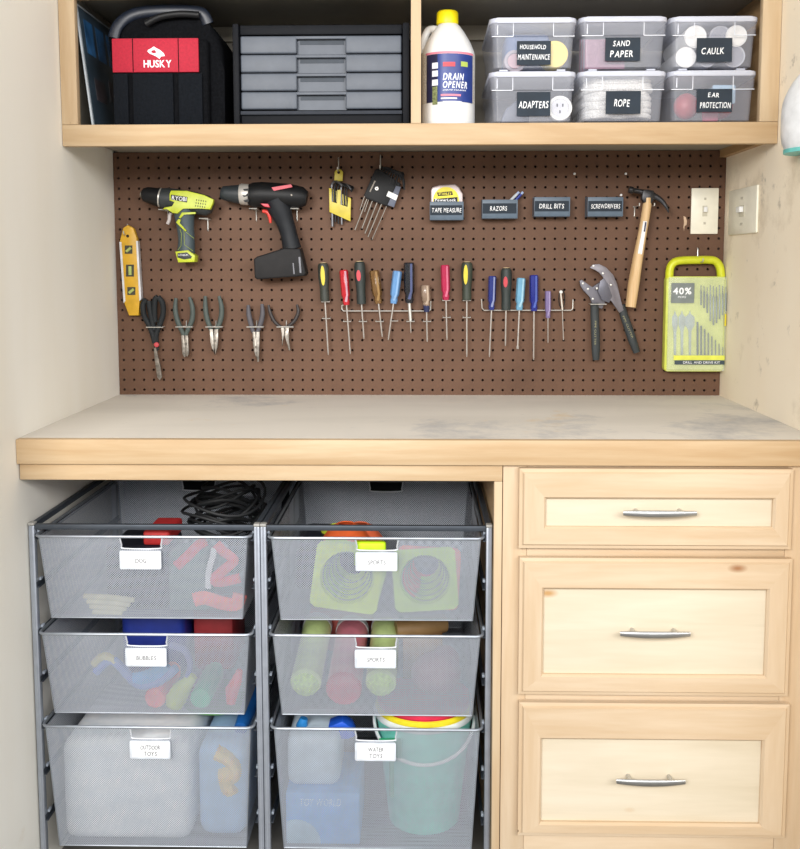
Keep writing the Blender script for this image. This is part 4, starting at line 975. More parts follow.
pliers('green-grey combination pliers on the pegboard, in the middle', [(205.3, 296), (205.5, 308), (207, 318), (210, 327), (212, 331)], [(219, 296), (221.6, 307), (221, 318), (218, 327), (216, 331)], .0052,
       [[(209, 329), (214, 329), (214.5, 345), (215.3, 354.5), (212, 347), (210.5, 342)], [(214, 329), (219.5, 329), (219, 340), (218.3, 347), (215.6, 354.5), (213.5, 344)]], jm, gg, (214.5, 341), (214, 327, 17))
pliers('grey long nose pliers on the pegboard left of the flared pair', [(248.3, 305), (248.8, 314), (250.5, 322), (252, 328), (254, 333)], [(262, 304), (262.6, 314), (261, 322), (259, 328), (257, 333)], .0052,
       [[(252.5, 331.5), (256.5, 331.5), (257, 345), (258.5, 361), (255, 352), (253, 345)], [(256, 331.5), (260.5, 331.5), (260, 345), (259.6, 361.5), (257.5, 362), (256, 345)]], jm, gg2, (256, 347), (255, 327, 17))
pliers('small black flared handle pliers on the pegboard, rightmost of the pliers', [(268.5, 305), (270, 312), (273.5, 320), (278, 325), (283, 327.5)], [(297, 304.5), (298.3, 312), (295, 320), (290, 325), (286, 327.5)], .0038,
       [[(280, 326), (285, 326), (285, 333), (284, 337), (282.5, 345.5), (281.8, 345), (282.5, 336), (281.5, 332)], [(285, 326), (290.5, 326), (288.5, 333), (289.5, 339), (291.5, 350.5), (289.3, 350), (286.5, 339), (284, 336)]], jm, mk('black_grip', (48, 42, 42), .5), (285.2, 330), (285, 327, 17))
sn = thing('snips', 'black handled snips with a red pivot below the yellow level', 'snips')
yy = -.022
for pts in ([(146, 299), (143, 305), (144, 315), (148, 323), (152, 332), (155, 343)], [(158, 297), (162.5, 303), (163, 314), (160, 324), (156.5, 333), (155.5, 343)], [(149, 301), (150, 310), (152, 320), (154, 330)], [(158, 297), (155, 300), (154.5, 312), (155, 322)]):
    s = smooth([P(a, b2, yy) for a, b2 in pts], 4); obj('handle', MB().sweep(s, .0070, 12), blk2, sn)
obj('blade', MB().prism(O([(154, 348), (156.5, 347), (160.5, 366), (162.3, 377), (160, 380), (157.5, 377), (155.5, 362)], yy), yy - .004, yy + .003, .001), jm, sn)
obj('blade', MB().prism(O([(153, 338), (158.5, 338), (159, 350), (155, 352)], yy), yy - .003, yy + .004, .001), blk2, sn)
obj('pivot', MB().lathe([(.0001, 0), (.0055, .0005), (.0065, .002), (.0065, .004)], P(156.2, 344.8, yy - .008), (0, 1, 0), 20), mk('red_pivot', (196, 70, 76), .4), sn, 'red pivot disc')
bar_hook(154.5, 327.3, 17, 'wire holder across the handles of the snips', .032)

# --- pipe cutter
pc = thing('pipe_cutter', 'grey ratcheting pipe cutter with open hooked jaw left of the hammer', 'pipe cutter')
yy = -.026
obj('lower_jaw', MB().prism(O([(579.5, 281), (582, 279.5), (587, 284.5), (592.5, 288), (597, 284), (603, 280), (606, 285), (606, 300), (602, 309), (592, 305), (590.5, 297), (584, 291.5), (580.5, 286)], yy), yy - .002, yy + .010, .0014), mk('cutter_grey', (108, 106, 114), .45, .2), pc)
obj('blade_arm', MB().prism(O([(589.5, 268), (592.5, 264.5), (599, 264), (606, 267.5), (613, 275), (617, 284), (619.5, 296), (623.5, 310), (619, 313), (611, 300), (606, 302), (602, 296), (604, 285), (603.5, 277), (599, 272), (594, 269.5)], yy - .004), yy - .008, yy - .003, .001), mk('cutter_arm', (120, 116, 122), .4, .3), pc)
obj('link_plate', MB().prism(O([(600, 281), (604, 278), (608, 284), (612, 296), (609, 303), (602, 300), (598, 291)], yy - .01), yy - .011, yy - .0085, .0006), mk('cutter_link', (96, 96, 106), .4, .3), pc)
for x, y in ((593.5, 266), (603, 273.5), (611, 285), (583, 283.5), (588, 289), (597, 288.5), (593, 299)):
    obj('rivet', MB().lathe([(.0001, 0), (.0024, .0003), (.003, .0015), (.003, .005)], P(x, y, yy - .0122 if x > 595 else (yy - .0092 if y < 270 else yy - .004)), (0, 1, 0), 14), wire, pc)
hbk = mk('cutter_grip', (48, 54, 56), .6)
for pts in ([(594.5, 303), (594.8, 318), (595.5, 335), (595.8, 350), (596, 360)], [(621, 305), (624.5, 317), (629, 330), (633, 342), (636.8, 352.5)]):
    s = smooth([P(a, b2, yy) for a, b2 in pts], 4); obj('handle', MB().sweep(s, interp([.010, .0105, .011, .0105, .008], len(s)), 14, .7), hbk, pc)
for c_, a_, tx_ in ((P(595.3, 333, yy - .0085), 90, 'PIPE CUTTER'), (P(628, 327, yy - .0085), 66, 'PIPE CUTTER')):
    RM = Matrix.Translation(c_) @ Matrix.Rotation(math.radians(a_), 4, 'Y')
    text(tx_, 'lettering', -.030, .030, -.0022, .0022, 0, mk('gold_print', (150, 146, 110), .6), pc, M=RM)
bar_hook(598.5, 304.3, 16, 'wire holder behind the jaw of the pipe cutter', .042)

# ------------------------------------------------------------------ white bottle at the right edge
wb = thing('wall_dispenser', 'white rounded plastic dispenser with a teal lower edge on the right wall', 'dispenser')
yc = -.50
b = MB(); q = P(783, 120, yc)
ztop_, zbot_ = P(790, 84, yc).z, P(790, 149, yc).z; zmid_ = (ztop_ + zbot_) / 2; hz = (ztop_ - zbot_) / 2
pts = []
for i in range(13):
    s = i / 12; z = zbot_ + (ztop_ + .03 - zbot_) * s; w = 1.35 * [.030, .0335, .035, .0355, .0355, .0355, .035, .034, .031, .027, .022, .015, .006][i]
    pts.append((Vector((.7618, yc, z)), w))
b2_ = bmesh.new(); rings = []
for c, w in pts:
    rings.append([b2_.verts.new((c.x - w * math.cos(a_), c.y + .06 * (w / .048) * math.sin(a_), c.z)) for a_ in [math.radians(-90 + 180 * k / 16) for k in range(17)]])
for A2, B2 in zip(rings, rings[1:]):
    for k in range(16): b2_.faces.new((A2[k], A2[k + 1], B2[k + 1], B2[k]))
    b2_.faces.new((A2[0], B2[0], B2[-1], A2[-1]))
b2_.faces.new(rings[0]); b2_.faces.new(rings[-1])
b._add(b2_); obj('shell', b, mk('dispenser_white', (222, 224, 226), .35), wb)
e = MB(); b2_ = bmesh.new(); rings = []
for z, w in ((zbot_ - .008, .0415), (zbot_ - .0002, .042)):
    rings.append([b2_.verts.new((.7618 - w * math.cos(a_), yc + .053 * math.sin(a_), z)) for a_ in [math.radians(-90 + 180 * k / 16) for k in range(17)]])
for k in range(16): b2_.faces.new((rings[0][k], rings[0][k + 1], rings[1][k + 1], rings[1][k]))
b2_.faces.new((rings[0][0], rings[1][0], rings[1][-1], rings[0][-1])); b2_.faces.new(rings[0]); b2_.faces.new(rings[1])
e._add(b2_); obj('lower_edge', e, mk('teal_plastic', (110, 196, 190), .4), wb, 'teal lower edge')

# ------------------------------------------------------------------ mesh basket frames
FX = [(-.7595, -.3055), (-.3045, .1465)]
EY0, EY1 = -.600, -.085
def basket_frame(x0, x1, label):
    t = thing('basket_frame', label, 'frame', 'grey steel basket frames under the worktop'); w = .0115
    for x in (x0, x1 - w):
        for y in (EY0, EY1 - .014):
            p = obj('post', MB().box(x, x + w, y, y + .014, .012, .742, .002).box(x + .004, x + .0075, y - .0008, y, .012, .742), steel, t)
            obj('post_cap', MB().box(x - .0002, x + w + .0002, y - .0015, y + .0155, .7425, .748, .0015), mk('cap_grey', (168, 166, 160), .5), p)
            obj('foot', MB().lathe([(.007, 0), (.007, .0118)], (x + w / 2, y + .007, 0), n=12), blk, p)
    for y in (EY0 + .002, EY1 - .012):
        obj('top_rail', MB().box(x0 + w + .0002, x1 - w - .0002, y, y + .010, .734, .7445, .001), dsteel, t)
    for x in (x0 + .0008, x1 - w + .0008):
        obj('side_rail', MB().box(x, x + .010, EY0 + .0145, EY1 - .0145, .735, .746, .001), dsteel, t)
    for k in range(7):
        z = .716 - .0965 * k
        for s, xa in ((1, x0 + w + .0003), (-1, x1 - w - .0003)):
            xb = xa + s * .006; xx0, xx1 = min(xa, xb), max(xa, xb)
            r = MB().box(xx0, xx1, EY0 + .001, EY1 - .001, z - .002, z)
            r.box(min(xa, xa + s * .0015), max(xa, xa + s * .0015), EY0 + .001, EY1 - .001, z, z + .009)
            obj('runner', r, dsteel, t)
            obj('runner_stop', MB().box(min(xa, xa + s * .005), max(xa, xa + s * .005), EY0 + .012, EY0 + .024, z + .0092, z + .015, .001), mk('clear_stop', (186, 196, 208), .2, alpha=.6), t)
    return t
basket_frame(*FX[0], 'left grey steel frame holding the DOG, BUBBLES and OUTDOOR TOYS baskets')
basket_frame(*FX[1], 'right grey steel frame holding the two SPORTS and the WATER TOYS baskets')

def basket(fi, zt, depth, hc, words, label, cutw=.0415):
    x0, x1 = FX[fi]
    w = .0115; rx0, rx1 = x0 + w + .0055, x1 - w - .0055
    t = thing('mesh_basket', label, 'basket', 'steel mesh baskets under the worktop')
    yf, yb = -.612, -.115; zb = zt - depth
    # rim
    R = [(q[0], q[1], zt) for q in rr(rx0, rx1, yf, yb, .014, 4)]
    obj('rim', MB().sweep(R, .0030, 8, ref=(0, 0, 1), closed=True), mk('rim_steel', (150, 156, 164), .35, .5), t)
    bx0, bx1 = rx0 + .007, rx1 - .006
    ti = .014
    def fp(x, s, top=True):  # point on the front/back wall; s 0 top..1 bottom
        return x
    tl = lambda s: bx0 + ti * s; tr = lambda s: bx1 - ti * s
    yF = lambda s: yf + .003 + .014 * s; yB = lambda s: yb - .003 - .014 * s
    zz_ = lambda s: zt - depth * s
    s1 = .024 / depth
    vs, fs, uvs = [], [], []
    def quad(p, uv): 
        n = len(vs); vs.extend(p); fs.append((n, n + 1, n + 2, n + 3)); uvs.append(uv)
    def wall(xa0, xb0, sa, sb, xa1, xb1, Y):
        quad([(xa0, Y(sa), zz_(sa)), (xb0, Y(sa), zz_(sa)), (xb1, Y(sb), zz_(sb)), (xa1, Y(sb), zz_(sb))], [(xa0, zz_(sa)), (xb0, zz_(sa)), (xb1, zz_(sb)), (xa1, zz_(sb))])
    for Y in (yF, yB):
        c0_, c1_ = hc - cutw, hc + cutw
        wall(tl(0), c0_, 0, s1, tl(s1), c0_ + .004, Y); wall(c1_, tr(0), 0, s1, c1_ - .004, tr(s1), Y)
        wall(tl(s1), tr(s1), s1, 1, tl(1), tr(1), Y)
    for X in (tl, tr):
        quad([(X(0), yF(0), zz_(0)), (X(0), yB(0), zz_(0)), (X(1), yB(1), zz_(1)), (X(1), yF(1), zz_(1))], [(yF(0), zz_(0)), (yB(0), zz_(0)), (yB(1), zz_(1)), (yF(1), zz_(1))])
    quad([(tl(1), yF(1), zb), (tr(1), yF(1), zb), (tr(1), yB(1), zb), (tl(1), yB(1), zb)], [(tl(1), yF(1)), (tr(1), yF(1)), (tr(1), yB(1)), (tl(1), yB(1))])
    me = bpy.data.meshes.new('mesh_body'); me.from_pydata(vs, [], fs); ul = me.uv_layers.new(name='UVMap'); i = 0
    for u in uvs:
        for c in u: ul.data[i].uv = c; i += 1
    me.materials.append(mesh_m); o = bpy.data.objects.new('mesh_body', me); COL.objects.link(o); o.parent = t
    # folded edge strips at the bottom and cut-out outlines
    ed = MB()
    for Y in (yF, yB): ed.sweep([(tl(1), Y(1), zb), (tr(1), Y(1), zb)], .0012, 6, ref=(0, 0, 1))
    for X in (tl, tr):
        ed.sweep([(X(1), yF(1), zb), (X(1), yB(1), zb)], .0012, 6, ref=(0, 0, 1))
        for Y in (yF, yB): ed.sweep([(X(0), Y(0), zt), (X(1), Y(1), zb)], .0012, 6)
    obj('edge_fold', ed, mk('fold_steel', (150, 156, 164), .4, .5), t)
    for Y, mm in ((yF, mk('handle_edge', (206, 210, 216), .4, .2)), (yB, mk('handle_edge', (206, 210, 216), .4, .2))):
        obj('handle_cutout', MB().sweep(smooth([(hc - cutw, Y(0) - .001, zt - .001), (hc - cutw + .003, Y(s1 * .7) - .001, zt - .017), (hc - cutw + .008, Y(s1) - .001, zt - .0245), (hc + cutw - .008, Y(s1) - .001, zt - .0245), (hc + cutw - .003, Y(s1 * .7) - .001, zt - .017), (hc + cutw, Y(0) - .001, zt - .001)], 3), .0016, 8), mm, t)
    # label holder
    zl1 = zt - .027; zl0 = zl1 - .037; yl = yf - .001
    h = obj('label_holder', MB().prism(rr(hc - .0415, hc + .0395, zl0, zl1, .003), yl - .0015, yl + .0025, .0008), mk('holder_clear', (214, 220, 228), .3), t)
    obj('label_card', MB().box(hc - .0365, hc + .0355, yl - .0022, yl - .0015, zl0 + .004, zl1 - .006), paper, h)
    n = len(words)
    for i, wd in enumerate(words):
        zc = (zl0 + zl1) / 2 - .001 + (.0065 if n == 2 and i == 0 else (-.0065 if n == 2 else 0)); ww = .0022 * len(wd) + .0040
        text(wd, 'lettering', hc - ww, hc + ww, zc - .0044, zc + .0044, yl - .0024, ink, h, .08, .0, jit=.02)
    return dict(x0=tl(1), x1=tr(1), z0=zb + .002, y0=yF(1), y1=yB(1))
k1 = basket(0, .7245, .1685, P(141.5, 560, -.61).x, ['DOG'], 'steel mesh basket labelled DOG, top left')
k2 = basket(0, .5290, .1685, P(147, 655, -.61).x, ['BUBBLES'], 'steel mesh basket labelled BUBBLES, left column middle')
k3 = basket(0, .3395, .2585, P(151, 747, -.61).x, ['OUTDOOR', 'TOYS'], 'deep steel mesh basket labelled OUTDOOR TOYS, bottom left')
k4 = basket(1, .7235, .1685, P(377, 560, -.61).x, ['SPORTS'], 'steel mesh basket labelled SPORTS holding green cones, top right')
k5 = basket(1, .5290, .1685, P(376, 655, -.61).x, ['SPORTS'], 'steel mesh basket labelled SPORTS holding ball tubes, right column middle')
k6 = basket(1, .3395, .2585, P(376, 752, -.61).x, ['WATER', 'TOYS'], 'deep steel mesh basket labelled WATER TOYS, bottom right')

# ---- contents: top left
rnd = random.Random(5)
Z = k1['z0']
b = MB()
for i in range(16):
    cx_, cy_ = -.432 + rnd.uniform(-.008, .008), -.30 + rnd.uniform(-.03, .03); r1 = .070 + rnd.uniform(-.015, .012); ph = rnd.uniform(0, 6)
    zc = Z + .10 + .0055 * i
    b.sweep([(cx_ + r1 * math.cos(a_) * 1.1, cy_ + r1 * math.sin(a_), zc + .012 * math.sin(2 * a_ + ph) + .018 * math.sin(a_ + ph)) for a_ in [k * math.pi / 12 for k in range(24)]], .0034, 6, ref=(0, 0, 1), closed=True)
b.sweep(smooth([(-.415, -.30, Z + .004), (-.40, -.33, Z + .05), (-.44, -.28, Z + .10)], 4), .018, 8)
single('coiled_cord', b, mk('cord_black', (34, 36, 38), .55), 'tangled black coiled cord sticking up in the DOG basket', 'cord')
b = MB().box(-.625, -.50, -.560, -.42, Z + .001, Z + .130, .012, 3)
single('treat_bag', b, mk('bag_black', (30, 32, 44), .4), 'dark pouch behind the handle of the DOG basket', 'pouch')
A = P(165, 548, -.57)
single('red_pouch', MB().box(A.x - .05, A.x + .004, -.550, -.44, Z + .1305, Z + .160, .006, 3), mk('deep_red', (196, 44, 44), .6), 'red pouch just behind the handle of the DOG basket', 'pouch')
Yl = -.572
def strap(name, pts, w, col, label, cat, th=.004, Y=Yl, grp=None):
    s = smooth([P(a, b2, Y) for a, b2 in pts], 5)
    return single(name, MB().sweep(s, w, 8, th / w), mk('st_%d_%d_%d' % tuple(col), col, .6), label, cat, grp)
strap('red_leash', [(176, 566), (186, 558), (199, 545), (206, 541)], .010, (226, 70, 84), 'red leash running up right of the DOG label', 'leash')
strap('red_leash', [(216, 544), (224, 552), (234, 560), (226, 568), (214, 580), (222, 582), (240, 578)], .010, (230, 74, 86), 'red looped leash at the right side of the DOG basket', 'leash')
strap('coral_harness', [(194, 600), (205, 598), (222, 603), (236, 604), (240, 594)], .014, (246, 110, 96), 'coral strap low at right in the DOG basket', 'harness')
strap('white_strap', [(214, 548), (213, 556), (209, 570), (208, 588)], .006, (236, 240, 246), 'white strap between the red leashes in the DOG basket', 'strap')
b = MB()
for i in range(4): b.sweep([P(84 + i * 3, 596 + i * 5.3, -.575), P(112, 597 + i * 5, -.575), P(134 - 4 * i, 600 + i * 4.5, -.575)], .0052, 8)
single('rolled_towel', b, mk('towel_beige', (214, 208, 170), .8), 'pale beige rolled towel low at left in the DOG basket', 'towel')
single('green_pouch', MB().box(-.496, -.415, -.57, -.50, Z + .001, Z + .125, .012, 3), mk('grey_green', (98, 122, 116), .7), 'grey-green pouch in the middle of the DOG basket', 'pouch')
# ---- top right: square based cones lying nested
def cone_stack(name, px, py, hw, tilt, Y, n, label, cols, cat='cone'):
    c = P(px, py, Y); h = P(px + hw, py, Y).x - c.x
    for i in range(n):
        t = thing(name, label[i], cat, 'square based sports cones')
        M = Matrix.Translation((c.x + .006 * i, c.y + .012 * i, c.z)) @ Matrix.Rotation(math.radians(tilt + 7 * i), 4, 'Y')
        b = bmesh.new(); n_ = 32; sq = rr(-h, h, -h, h, h * .22, 7)
        o1 = [b.verts.new((x, 0, z)) for x, z in sq]; o1b = [b.verts.new((x, .004, z)) for x, z in sq]
        prof = [(h * .80, 0), (h * .75, .012), (h * .67, .035), (h * .56, .075), (h * .46, .11)]
        rings = []
        for r_, y_ in prof: rings.append([b.verts.new((r_ * math.cos(a_), y_, r_ * math.sin(a_))) for a_ in [2 * math.pi * k / 32 + math.pi / 32 for k in range(32)]])
        no = len(o1)
        for k in range(no): b.faces.new((o1[k], o1[(k + 1) % no], o1b[(k + 1) % no], o1b[k]))
        # plate between rounded square (32 pts) and circle (32)
        for k in range(32):
            q = (k + 1) % 32; b.faces.new((o1[k], o1[q], rings[0][q], rings[0][k]))
        for A2, B2 in zip(rings, rings[1:]):
            for k in range(32): b.faces.new((A2[k], A2[(k + 1) % 32], B2[(k + 1) % 32], B2[k]))
        b.transform(M); mb = MB(); mb._add(b)
        obj('shell', mb, cols[i], t)
        rg = MB()
        for kk, (r_, y_) in enumerate(((h * .73, .012), (h * .67, .03), (h * .61, .052), (h * .53, .078))):
            rg.sweep([M @ Vector((r_ * math.cos(a_), y_, r_ * math.sin(a_))) for a_ in [2 * math.pi * k / 32 for k in range(32)]], .0012, 6, closed=True)
        obj('inner_ridges', rg, mk('ridge_grey', (132, 150, 120), .6), t)
lim = mk('cone_lime', (212, 238, 60), .5); lim2 = mk('cone_green', (190, 224, 90), .5)
cone_stack('sports_cone', 347, 578, 34, 8, -.565, 2, ['lime square based cone, front of the pair at left in the upper SPORTS basket', 'lime square based cone nested behind the front left one in the upper SPORTS basket'], [lim, lim2])
cone_stack('sports_cone', 425, 580, 32, -4, -.565, 2, ['pale green square based cone, front of the pair at right in the upper SPORTS basket', 'coral square based cone nested behind the front right one in the upper SPORTS basket'], [lim2, mk('cone_coral', (232, 130, 110), .5)])
for i, (px, col) in enumerate(((346, (236, 104, 50)), (360, (232, 110, 70)), (338, (214, 230, 60)))):
    c = P(px, 541 + (i == 2) * 1, -.375 + .05 * i)
    single('disc_cone', MB().lathe([(.05, 0), (.052, .003), (.034, .028), (.018, .036), (.016, .034), (.03, .026), (.048, .002)], (c.x, c.y, c.z + .004), (0, 0, 1)), mk('disc%d' % i, col, .5), ['orange disc cone, front of those peeking over the upper SPORTS basket', 'paler orange disc cone peeking over the upper SPORTS basket', 'yellow disc cone peeking over the upper SPORTS basket'][i], 'disc cone', 'disc cones')
single('gear_bag', MB().box(-.26, -.10, -.43, -.20, k4['z0'], k4['z0'] + .086, .012, 3), mk('bag_black', (30, 32, 44), .4), 'dark gear bag at the back of the upper SPORTS basket', 'gear bag')
single('lime_shirt', MB().box(P(354, 550, -.59).x, P(386, 550, -.59).x, -.600, -.580, P(370, 566, -.59).z, P(370, 541, -.59).z, .006, 3), mk('neon_lime', (196, 236, 20), .6), 'neon lime bib just behind the handle of the upper SPORTS basket', 'bib')
# ---- middle left: bubbles
Z = k2['z0']
def lying(name, px, py, rpx, col, label, cat, cap=None, L=.14, Y=-.582, grp=None, up=.0):
    c = P(px, py, Y); r = P(px + rpx, py, Y).x - c.x
    c.z = max(c.z, Z + r * 1.08)
    t = thing(name, label, cat, grp); ax = Vector((0, 1, up))
    obj('cap', MB().lathe([(.0001, -.001), (r * .9, -.001), (r, .003), (r, .02)], c, ax, 28), mk('cp_%d_%d_%d' % tuple(cap or col), cap or col, .4), t)
    obj('bottle', MB().lathe([(r * .98, .0205), (r * 1.02, .03), (r * 1.05, L - .02), (r * .8, L)], c, ax, 28), mk('bo_%d_%d_%d' % tuple(col), col, .35), t)
gB = 'bubble bottles'
lying('bubble_bottle', 155, 701, 10.5, (236, 96, 96), 'bubble bottle with coral round cap in the BUBBLES basket', 'bubble bottle', grp=gB)
lying('bubble_bottle', 200.5, 699, 10.5, (60, 186, 140), 'bubble bottle with teal green round cap in the BUBBLES basket', 'bubble bottle', grp=gB)
c = P(176, 700, -.575)
t = thing('bubble_bottle', 'yellow-green bubble bottle standing tilted in the BUBBLES basket', 'bubble bottle', gB)
obj('bottle', MB().sweep([P(174, 706, -.575), P(176, 699, -.575), P(181, 690, -.575), P(190, 680, -.575), P(194, 676, -.575)], [.016, .021, .019, .011, .008], 18), mk('bb_olive', (190, 206, 90), .35), t)
t = thing('bubble_bottle', 'small red bubble bottle at the right of the BUBBLES basket', 'bubble bottle', gB)
obj('bottle', MB().sweep([P(231, 703, -.575), P(232, 690, -.575), P(237, 680, -.575), P(240, 670, -.575)], [.009, .014, .011, .006], 18), mk('bb_red', (232, 76, 84), .35), t)
for i, (pts, col, w, lb1) in enumerate([([(96, 672), (110, 660), (122, 668), (138, 684), (158, 682), (176, 668)], (96, 128, 206), .009, 'blue curved bubble wand across the BUBBLES basket'),
        ([(134, 680), (145, 678), (158, 672), (166, 664)], (60, 160, 226), .015, 'bright blue bubble wand under the BUBBLES label'),
        ([(170, 645), (184, 650), (190, 662), (188, 676)], (110, 120, 190), .006, 'violet-blue bubble wand loop at right in the BUBBLES basket'),
        ([(94, 664), (104, 656), (116, 662)], (206, 196, 120), .008, 'yellow bubble wand at left in the BUBBLES basket')]):
    strap('bubble_wand', pts, w, col, lb1, 'bubble wand', .010, -.572, 'bubble wands')
single('bubble_machine', MB().box(-.64, -.50, -.43, -.28, Z + .001, Z + .150, .02, 3), mk('deep_blue', (30, 50, 140), .4), 'deep blue toy behind the handle of the BUBBLES basket', 'toy')
single('red_tray', MB().box(-.49, -.40, -.40, -.26, Z + .001, Z + .15, .012), mk('dark_red', (150, 40, 44), .5), 'dark red box at the back of the BUBBLES basket', 'box')
# ---- middle right: tubes
Z = k5['z0']
def tube_can(px, py, rpx, col, label, ball):
    Y = -.570; c = P(px, py, Y); r = P(px + rpx, py, Y).x - c.x; c.z = max(c.z, Z + r + .001)
    t = thing('ball_tube', label, 'ball tube', 'ball tubes in the middle SPORTS basket'); ax = Vector((.02, 1, .22)); 
    obj('tube', MB().lathe([(r, .012), (r * 1.0, .20)], c, ax, 28), mk('tube_%d' % col[0], [v * .6 + 90 for v in col], .3), t)
    obj('lid', MB().lathe([(r * 1.04, .2005), (r * 1.04, .215), (r * .9, .218)], c, ax, 28), mk('lid_pale', (206, 208, 210), .4), t)
    if ball: obj('ball', MB().ball(c + Vector((0, r * .98 - .004, 0)), r * .98), mk('tennis_%d' % col[0], col, .8, 0, .12, 150, .3), t)
    else: obj('end_cap', MB().lathe([(.0001, 0), (r * .95, 0), (r * 1.03, .004), (r * 1.03, .0115)], c, ax, 28), mk('ec_%d' % col[0], col, .5), t)
tube_can(305, 686, 15.5, (196, 232, 110), 'tube of lime tennis balls at left in the middle SPORTS basket', True)
tube_can(343.5, 691, 17.5, (204, 60, 84), 'tube with a crimson end cap in the middle SPORTS basket', False)
tube_can(380.5, 686, 15.5, (196, 226, 120), 'tube of lime tennis balls under the label of the middle SPORTS basket', True)
single('ball_mitt', MB().ball((-.06 + .10, -.50, Z + .045), .045, (1.15, 1, .95)).ball((.06, -.47, Z + .06), .03), mk('pinkish_leather', (150, 110, 116), .6), 'dusky pink ball glove at right in the middle SPORTS basket', 'glove')
single('red_ball', MB().ball((-.175, -.28, Z + .075), .074), mk('brick_red', (176, 76, 66), .6, 0, .08, 100), 'large brick red ball at the back of the middle SPORTS basket', 'ball')
single('wood_bat', MB().sweep([(-.045, -.42, Z + .105), (.0, -.41, Z + .105), (.06, -.38, Z + .105)], [.02, .024, .02], 14).box(-.03, .055, -.43, -.37, Z + .001, Z + .09), mk('tan_wood', (150, 118, 76), .5), 'tan wooden block seen through the handle of the middle SPORTS basket', 'block')
# ---- bottom left: outdoor toys
Z = k3['z0']
A = P(62, 849, -.57); Bq = P(214, 740, -.57)
single('white_sack', MB().box(k3['x0'] + .004, k3['x0'] + .265, -.588, -.30, Z + .001, Z + .215, .025, 4), mk('white_plastic_bag', (244, 250, 255), .5, 0, .05, 30, .4), 'white sack filling the left of the OUTDOOR TOYS basket', 'sack')
strap('foam_toy', [(216, 752), (228, 758), (235, 768), (233, 777), (224, 772), (228, 788), (235, 786)], .013, (246, 216, 140), 'pale orange foam toy at the right edge of the OUTDOOR TOYS basket', 'foam toy', .02, -.575)
single('blue_sack', MB().box(k3['x0'] + .275, k3['x1'] - .003, -.575, -.30, Z + .001, Z + .20, .03, 4), mk('pale_blue_plastic', (170, 204, 240), .4, 0, .06, 20, .3), 'pale blue plastic toy at the right of the OUTDOOR TOYS basket', 'toy')
single('green_frisbee', MB().lathe([(.0001, .018), (.06, .018), (.078, .010), (.08, 0), (.076, 0), (.074, .009), (.058, .0155)], (-.435, -.40, Z + .2175), (0, 0, 1)).box(-.45, -.42, -.42, -.38, Z + .2, Z + .235), mk('leaf_green', (76, 150, 50), .5), 'green disc lying on top in the OUTDOOR TOYS basket', 'disc')
single('brown_football', MB().ball((-.53, -.42, Z + .245), .03, (1.5, 1, 1)), mk('brown_leather', (120, 86, 50), .6), 'brown small football on top in the OUTDOOR TOYS basket', 'football')
single('blue_bat', MB().sweep([(-.365, -.52, Z + .21), (-.355, -.40, Z + .235), (-.36, -.28, Z + .24)], [.014, .02, .016], 14), mk('strong_blue', (30, 100, 176), .4), 'blue bat lying on top at the right in the OUTDOOR TOYS basket', 'bat')
# ---- bottom right: water toys
Z = k6['z0']
a, b2, c, d = gz(288, 360, 790, 849, -.575)
wbx = thing('water_toy_box', 'pale blue toy box with a round emblem low at left in the WATER TOYS basket', 'box')
obj('box', MB().box(k6['x0'] + .003, b2, -.588, -.42, Z + .001, d, .004), mk('sky_blue_box', (120, 178, 236), .5), wbx)
cc_ = P(296, 843, -.5885)
obj('emblem', MB().prism([(max(x, k6['x0'] + .005), max(z, Z + .004)) for x, z in circ(cc_.x, cc_.z, .050, 48)], -.5895, -.5882), mk('emblem_blue', (176, 206, 224), .5), wbx)
a, b2, c, d = gz(300, 341, 799, 806, -.5885); text('TOY WORLD', 'lettering', a, b2, c, d, -.5885, mk('emb_white', (214, 232, 250), .5), wbx, .2)
single('clear_bag', MB().box(k6['x0'] + .004, -.155, -.575, -.44, P(300, 788, -.575).z, P(300, 736, -.575).z, .02, 4), mk('pale_poly', (206, 222, 234), .3, 0, .06, 30, .4), 'pale clear bag on top of the toy box in the WATER TOYS basket', 'bag')
def bucket(cx_, cy_, z0_, z1_, r0, r1, mat, label, rimm, hand=False):
    t = thing('bucket', label, 'bucket', 'nested toy buckets')
    th = .0022; H = z1_ - z0_
    obj('pail', MB().lathe([(.0001, 0), (r0, 0), (r1, H), (r1 - th, H), (r0 - th, th), (.0001, th)], (cx_, cy_, z0_), (0, 0, 1), 48), mat, t)
    obj('rim', MB().sweep([(cx_ + (r1 + .001) * math.cos(a_), cy_ + (r1 + .001) * math.sin(a_), z1_ - .002) for a_ in [2 * math.pi * k / 48 for k in range(48)]], .0042, 8, 1.6, ref=(0, 0, 1), closed=True), rimm, t)
    if hand:
        pts = [(cx_ + (r1 + .004) * math.cos(a_), cy_ - .002 - (r1 + .004) * math.sin(a_) , z1_ - .018 - .052 * math.sin(a_)) for a_ in [math.pi * k / 24 for k in range(25)]]
        obj('bail_handle', MB().sweep(pts, .0036, 10, ref=(0, 0, 1)), mk('bail_white', (240, 244, 244), .4), t)
    return t
bcx, bcy = .0155, -.478
lblu = mk('aqua_plastic', (120, 216, 196), .45)
q1 = Z + .001
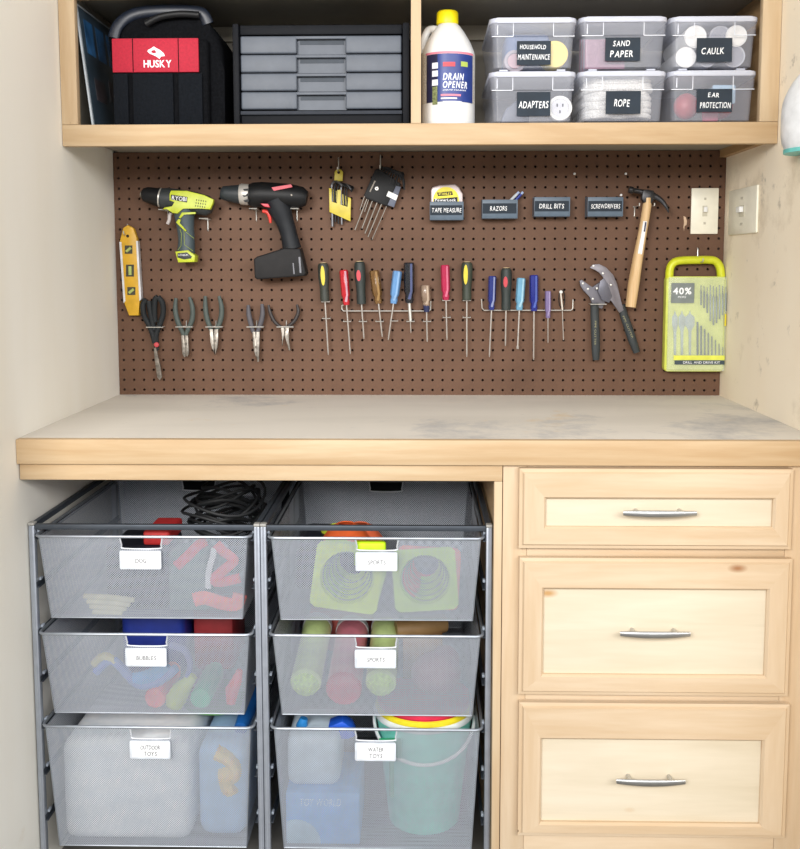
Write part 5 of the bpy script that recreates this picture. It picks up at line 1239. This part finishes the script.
bucket(bcx, bcy, q1, q1 + .238, .074, .101, lblu, 'aqua bucket with a white bail handle in the WATER TOYS basket', mk('rim_white', (222, 228, 226), .4), True)
bucket(bcx, bcy + .001, q1 + .014, q1 + .249, .070, .0975, mk('bucket_yellow', (236, 218, 40), .45), 'yellow bucket nested inside the aqua bucket', mk('bucket_yellow', (236, 218, 40), .45))
bucket(bcx, bcy + .002, q1 + .026, q1 + .262, .066, .094, mk('bucket_red', (228, 50, 84), .45), 'red bucket nested topmost in the bucket stack', mk('bucket_red', (228, 50, 84), .45))
single('green_spade', MB().box(-.075, -.03, -.584, -.580, P(400, 748, -.58).z - .02, P(400, 738, -.58).z, .001).sweep([(-.05, -.582, P(400, 748, -.58).z - .01), (-.05, -.582, P(400, 748, -.58).z - .10)], .005, 8), mk('sea_green', (20, 150, 100), .4), 'sea green toy spade behind the handle of the WATER TOYS basket', 'toy spade')
single('blue_water_gun', MB().prism(O([(322, 735), (330, 722), (343, 717), (352, 723), (356, 732), (349, 735)], -.52), -.54, -.50, .004), mk('bright_blue', (36, 96, 220), .35), 'bright blue water squirter poking above the WATER TOYS basket', 'water squirter')
single('blue_float', MB().sweep([P(300, 738, -.53), P(302, 725, -.53), P(304, 718, -.53)], [.011, .012, .008], 14), mk('cyan_blue', (40, 130, 200), .35), 'cyan blue tube poking above the left of the WATER TOYS basket', 'tube toy')

# ------------------------------------------------------------------ put every thing's origin at its base
bpy.context.view_layer.update()
for o in list(S.objects):
    if o.parent or o.type not in ('EMPTY', 'MESH'): continue
    fam = [o] + list(o.children_recursive); lo = Vector((1e9,) * 3); hi = Vector((-1e9,) * 3)
    for c in fam:
        if c.type == 'MESH':
            for v in c.data.vertices:
                for i in range(3): lo[i] = min(lo[i], v.co[i]); hi[i] = max(hi[i], v.co[i])
    org = Vector(((lo.x + hi.x) / 2, (lo.y + hi.y) / 2, lo.z))
    for c in fam:
        if c.type == 'MESH': c.data.transform(Matrix.Translation(-org))
    o.location = org
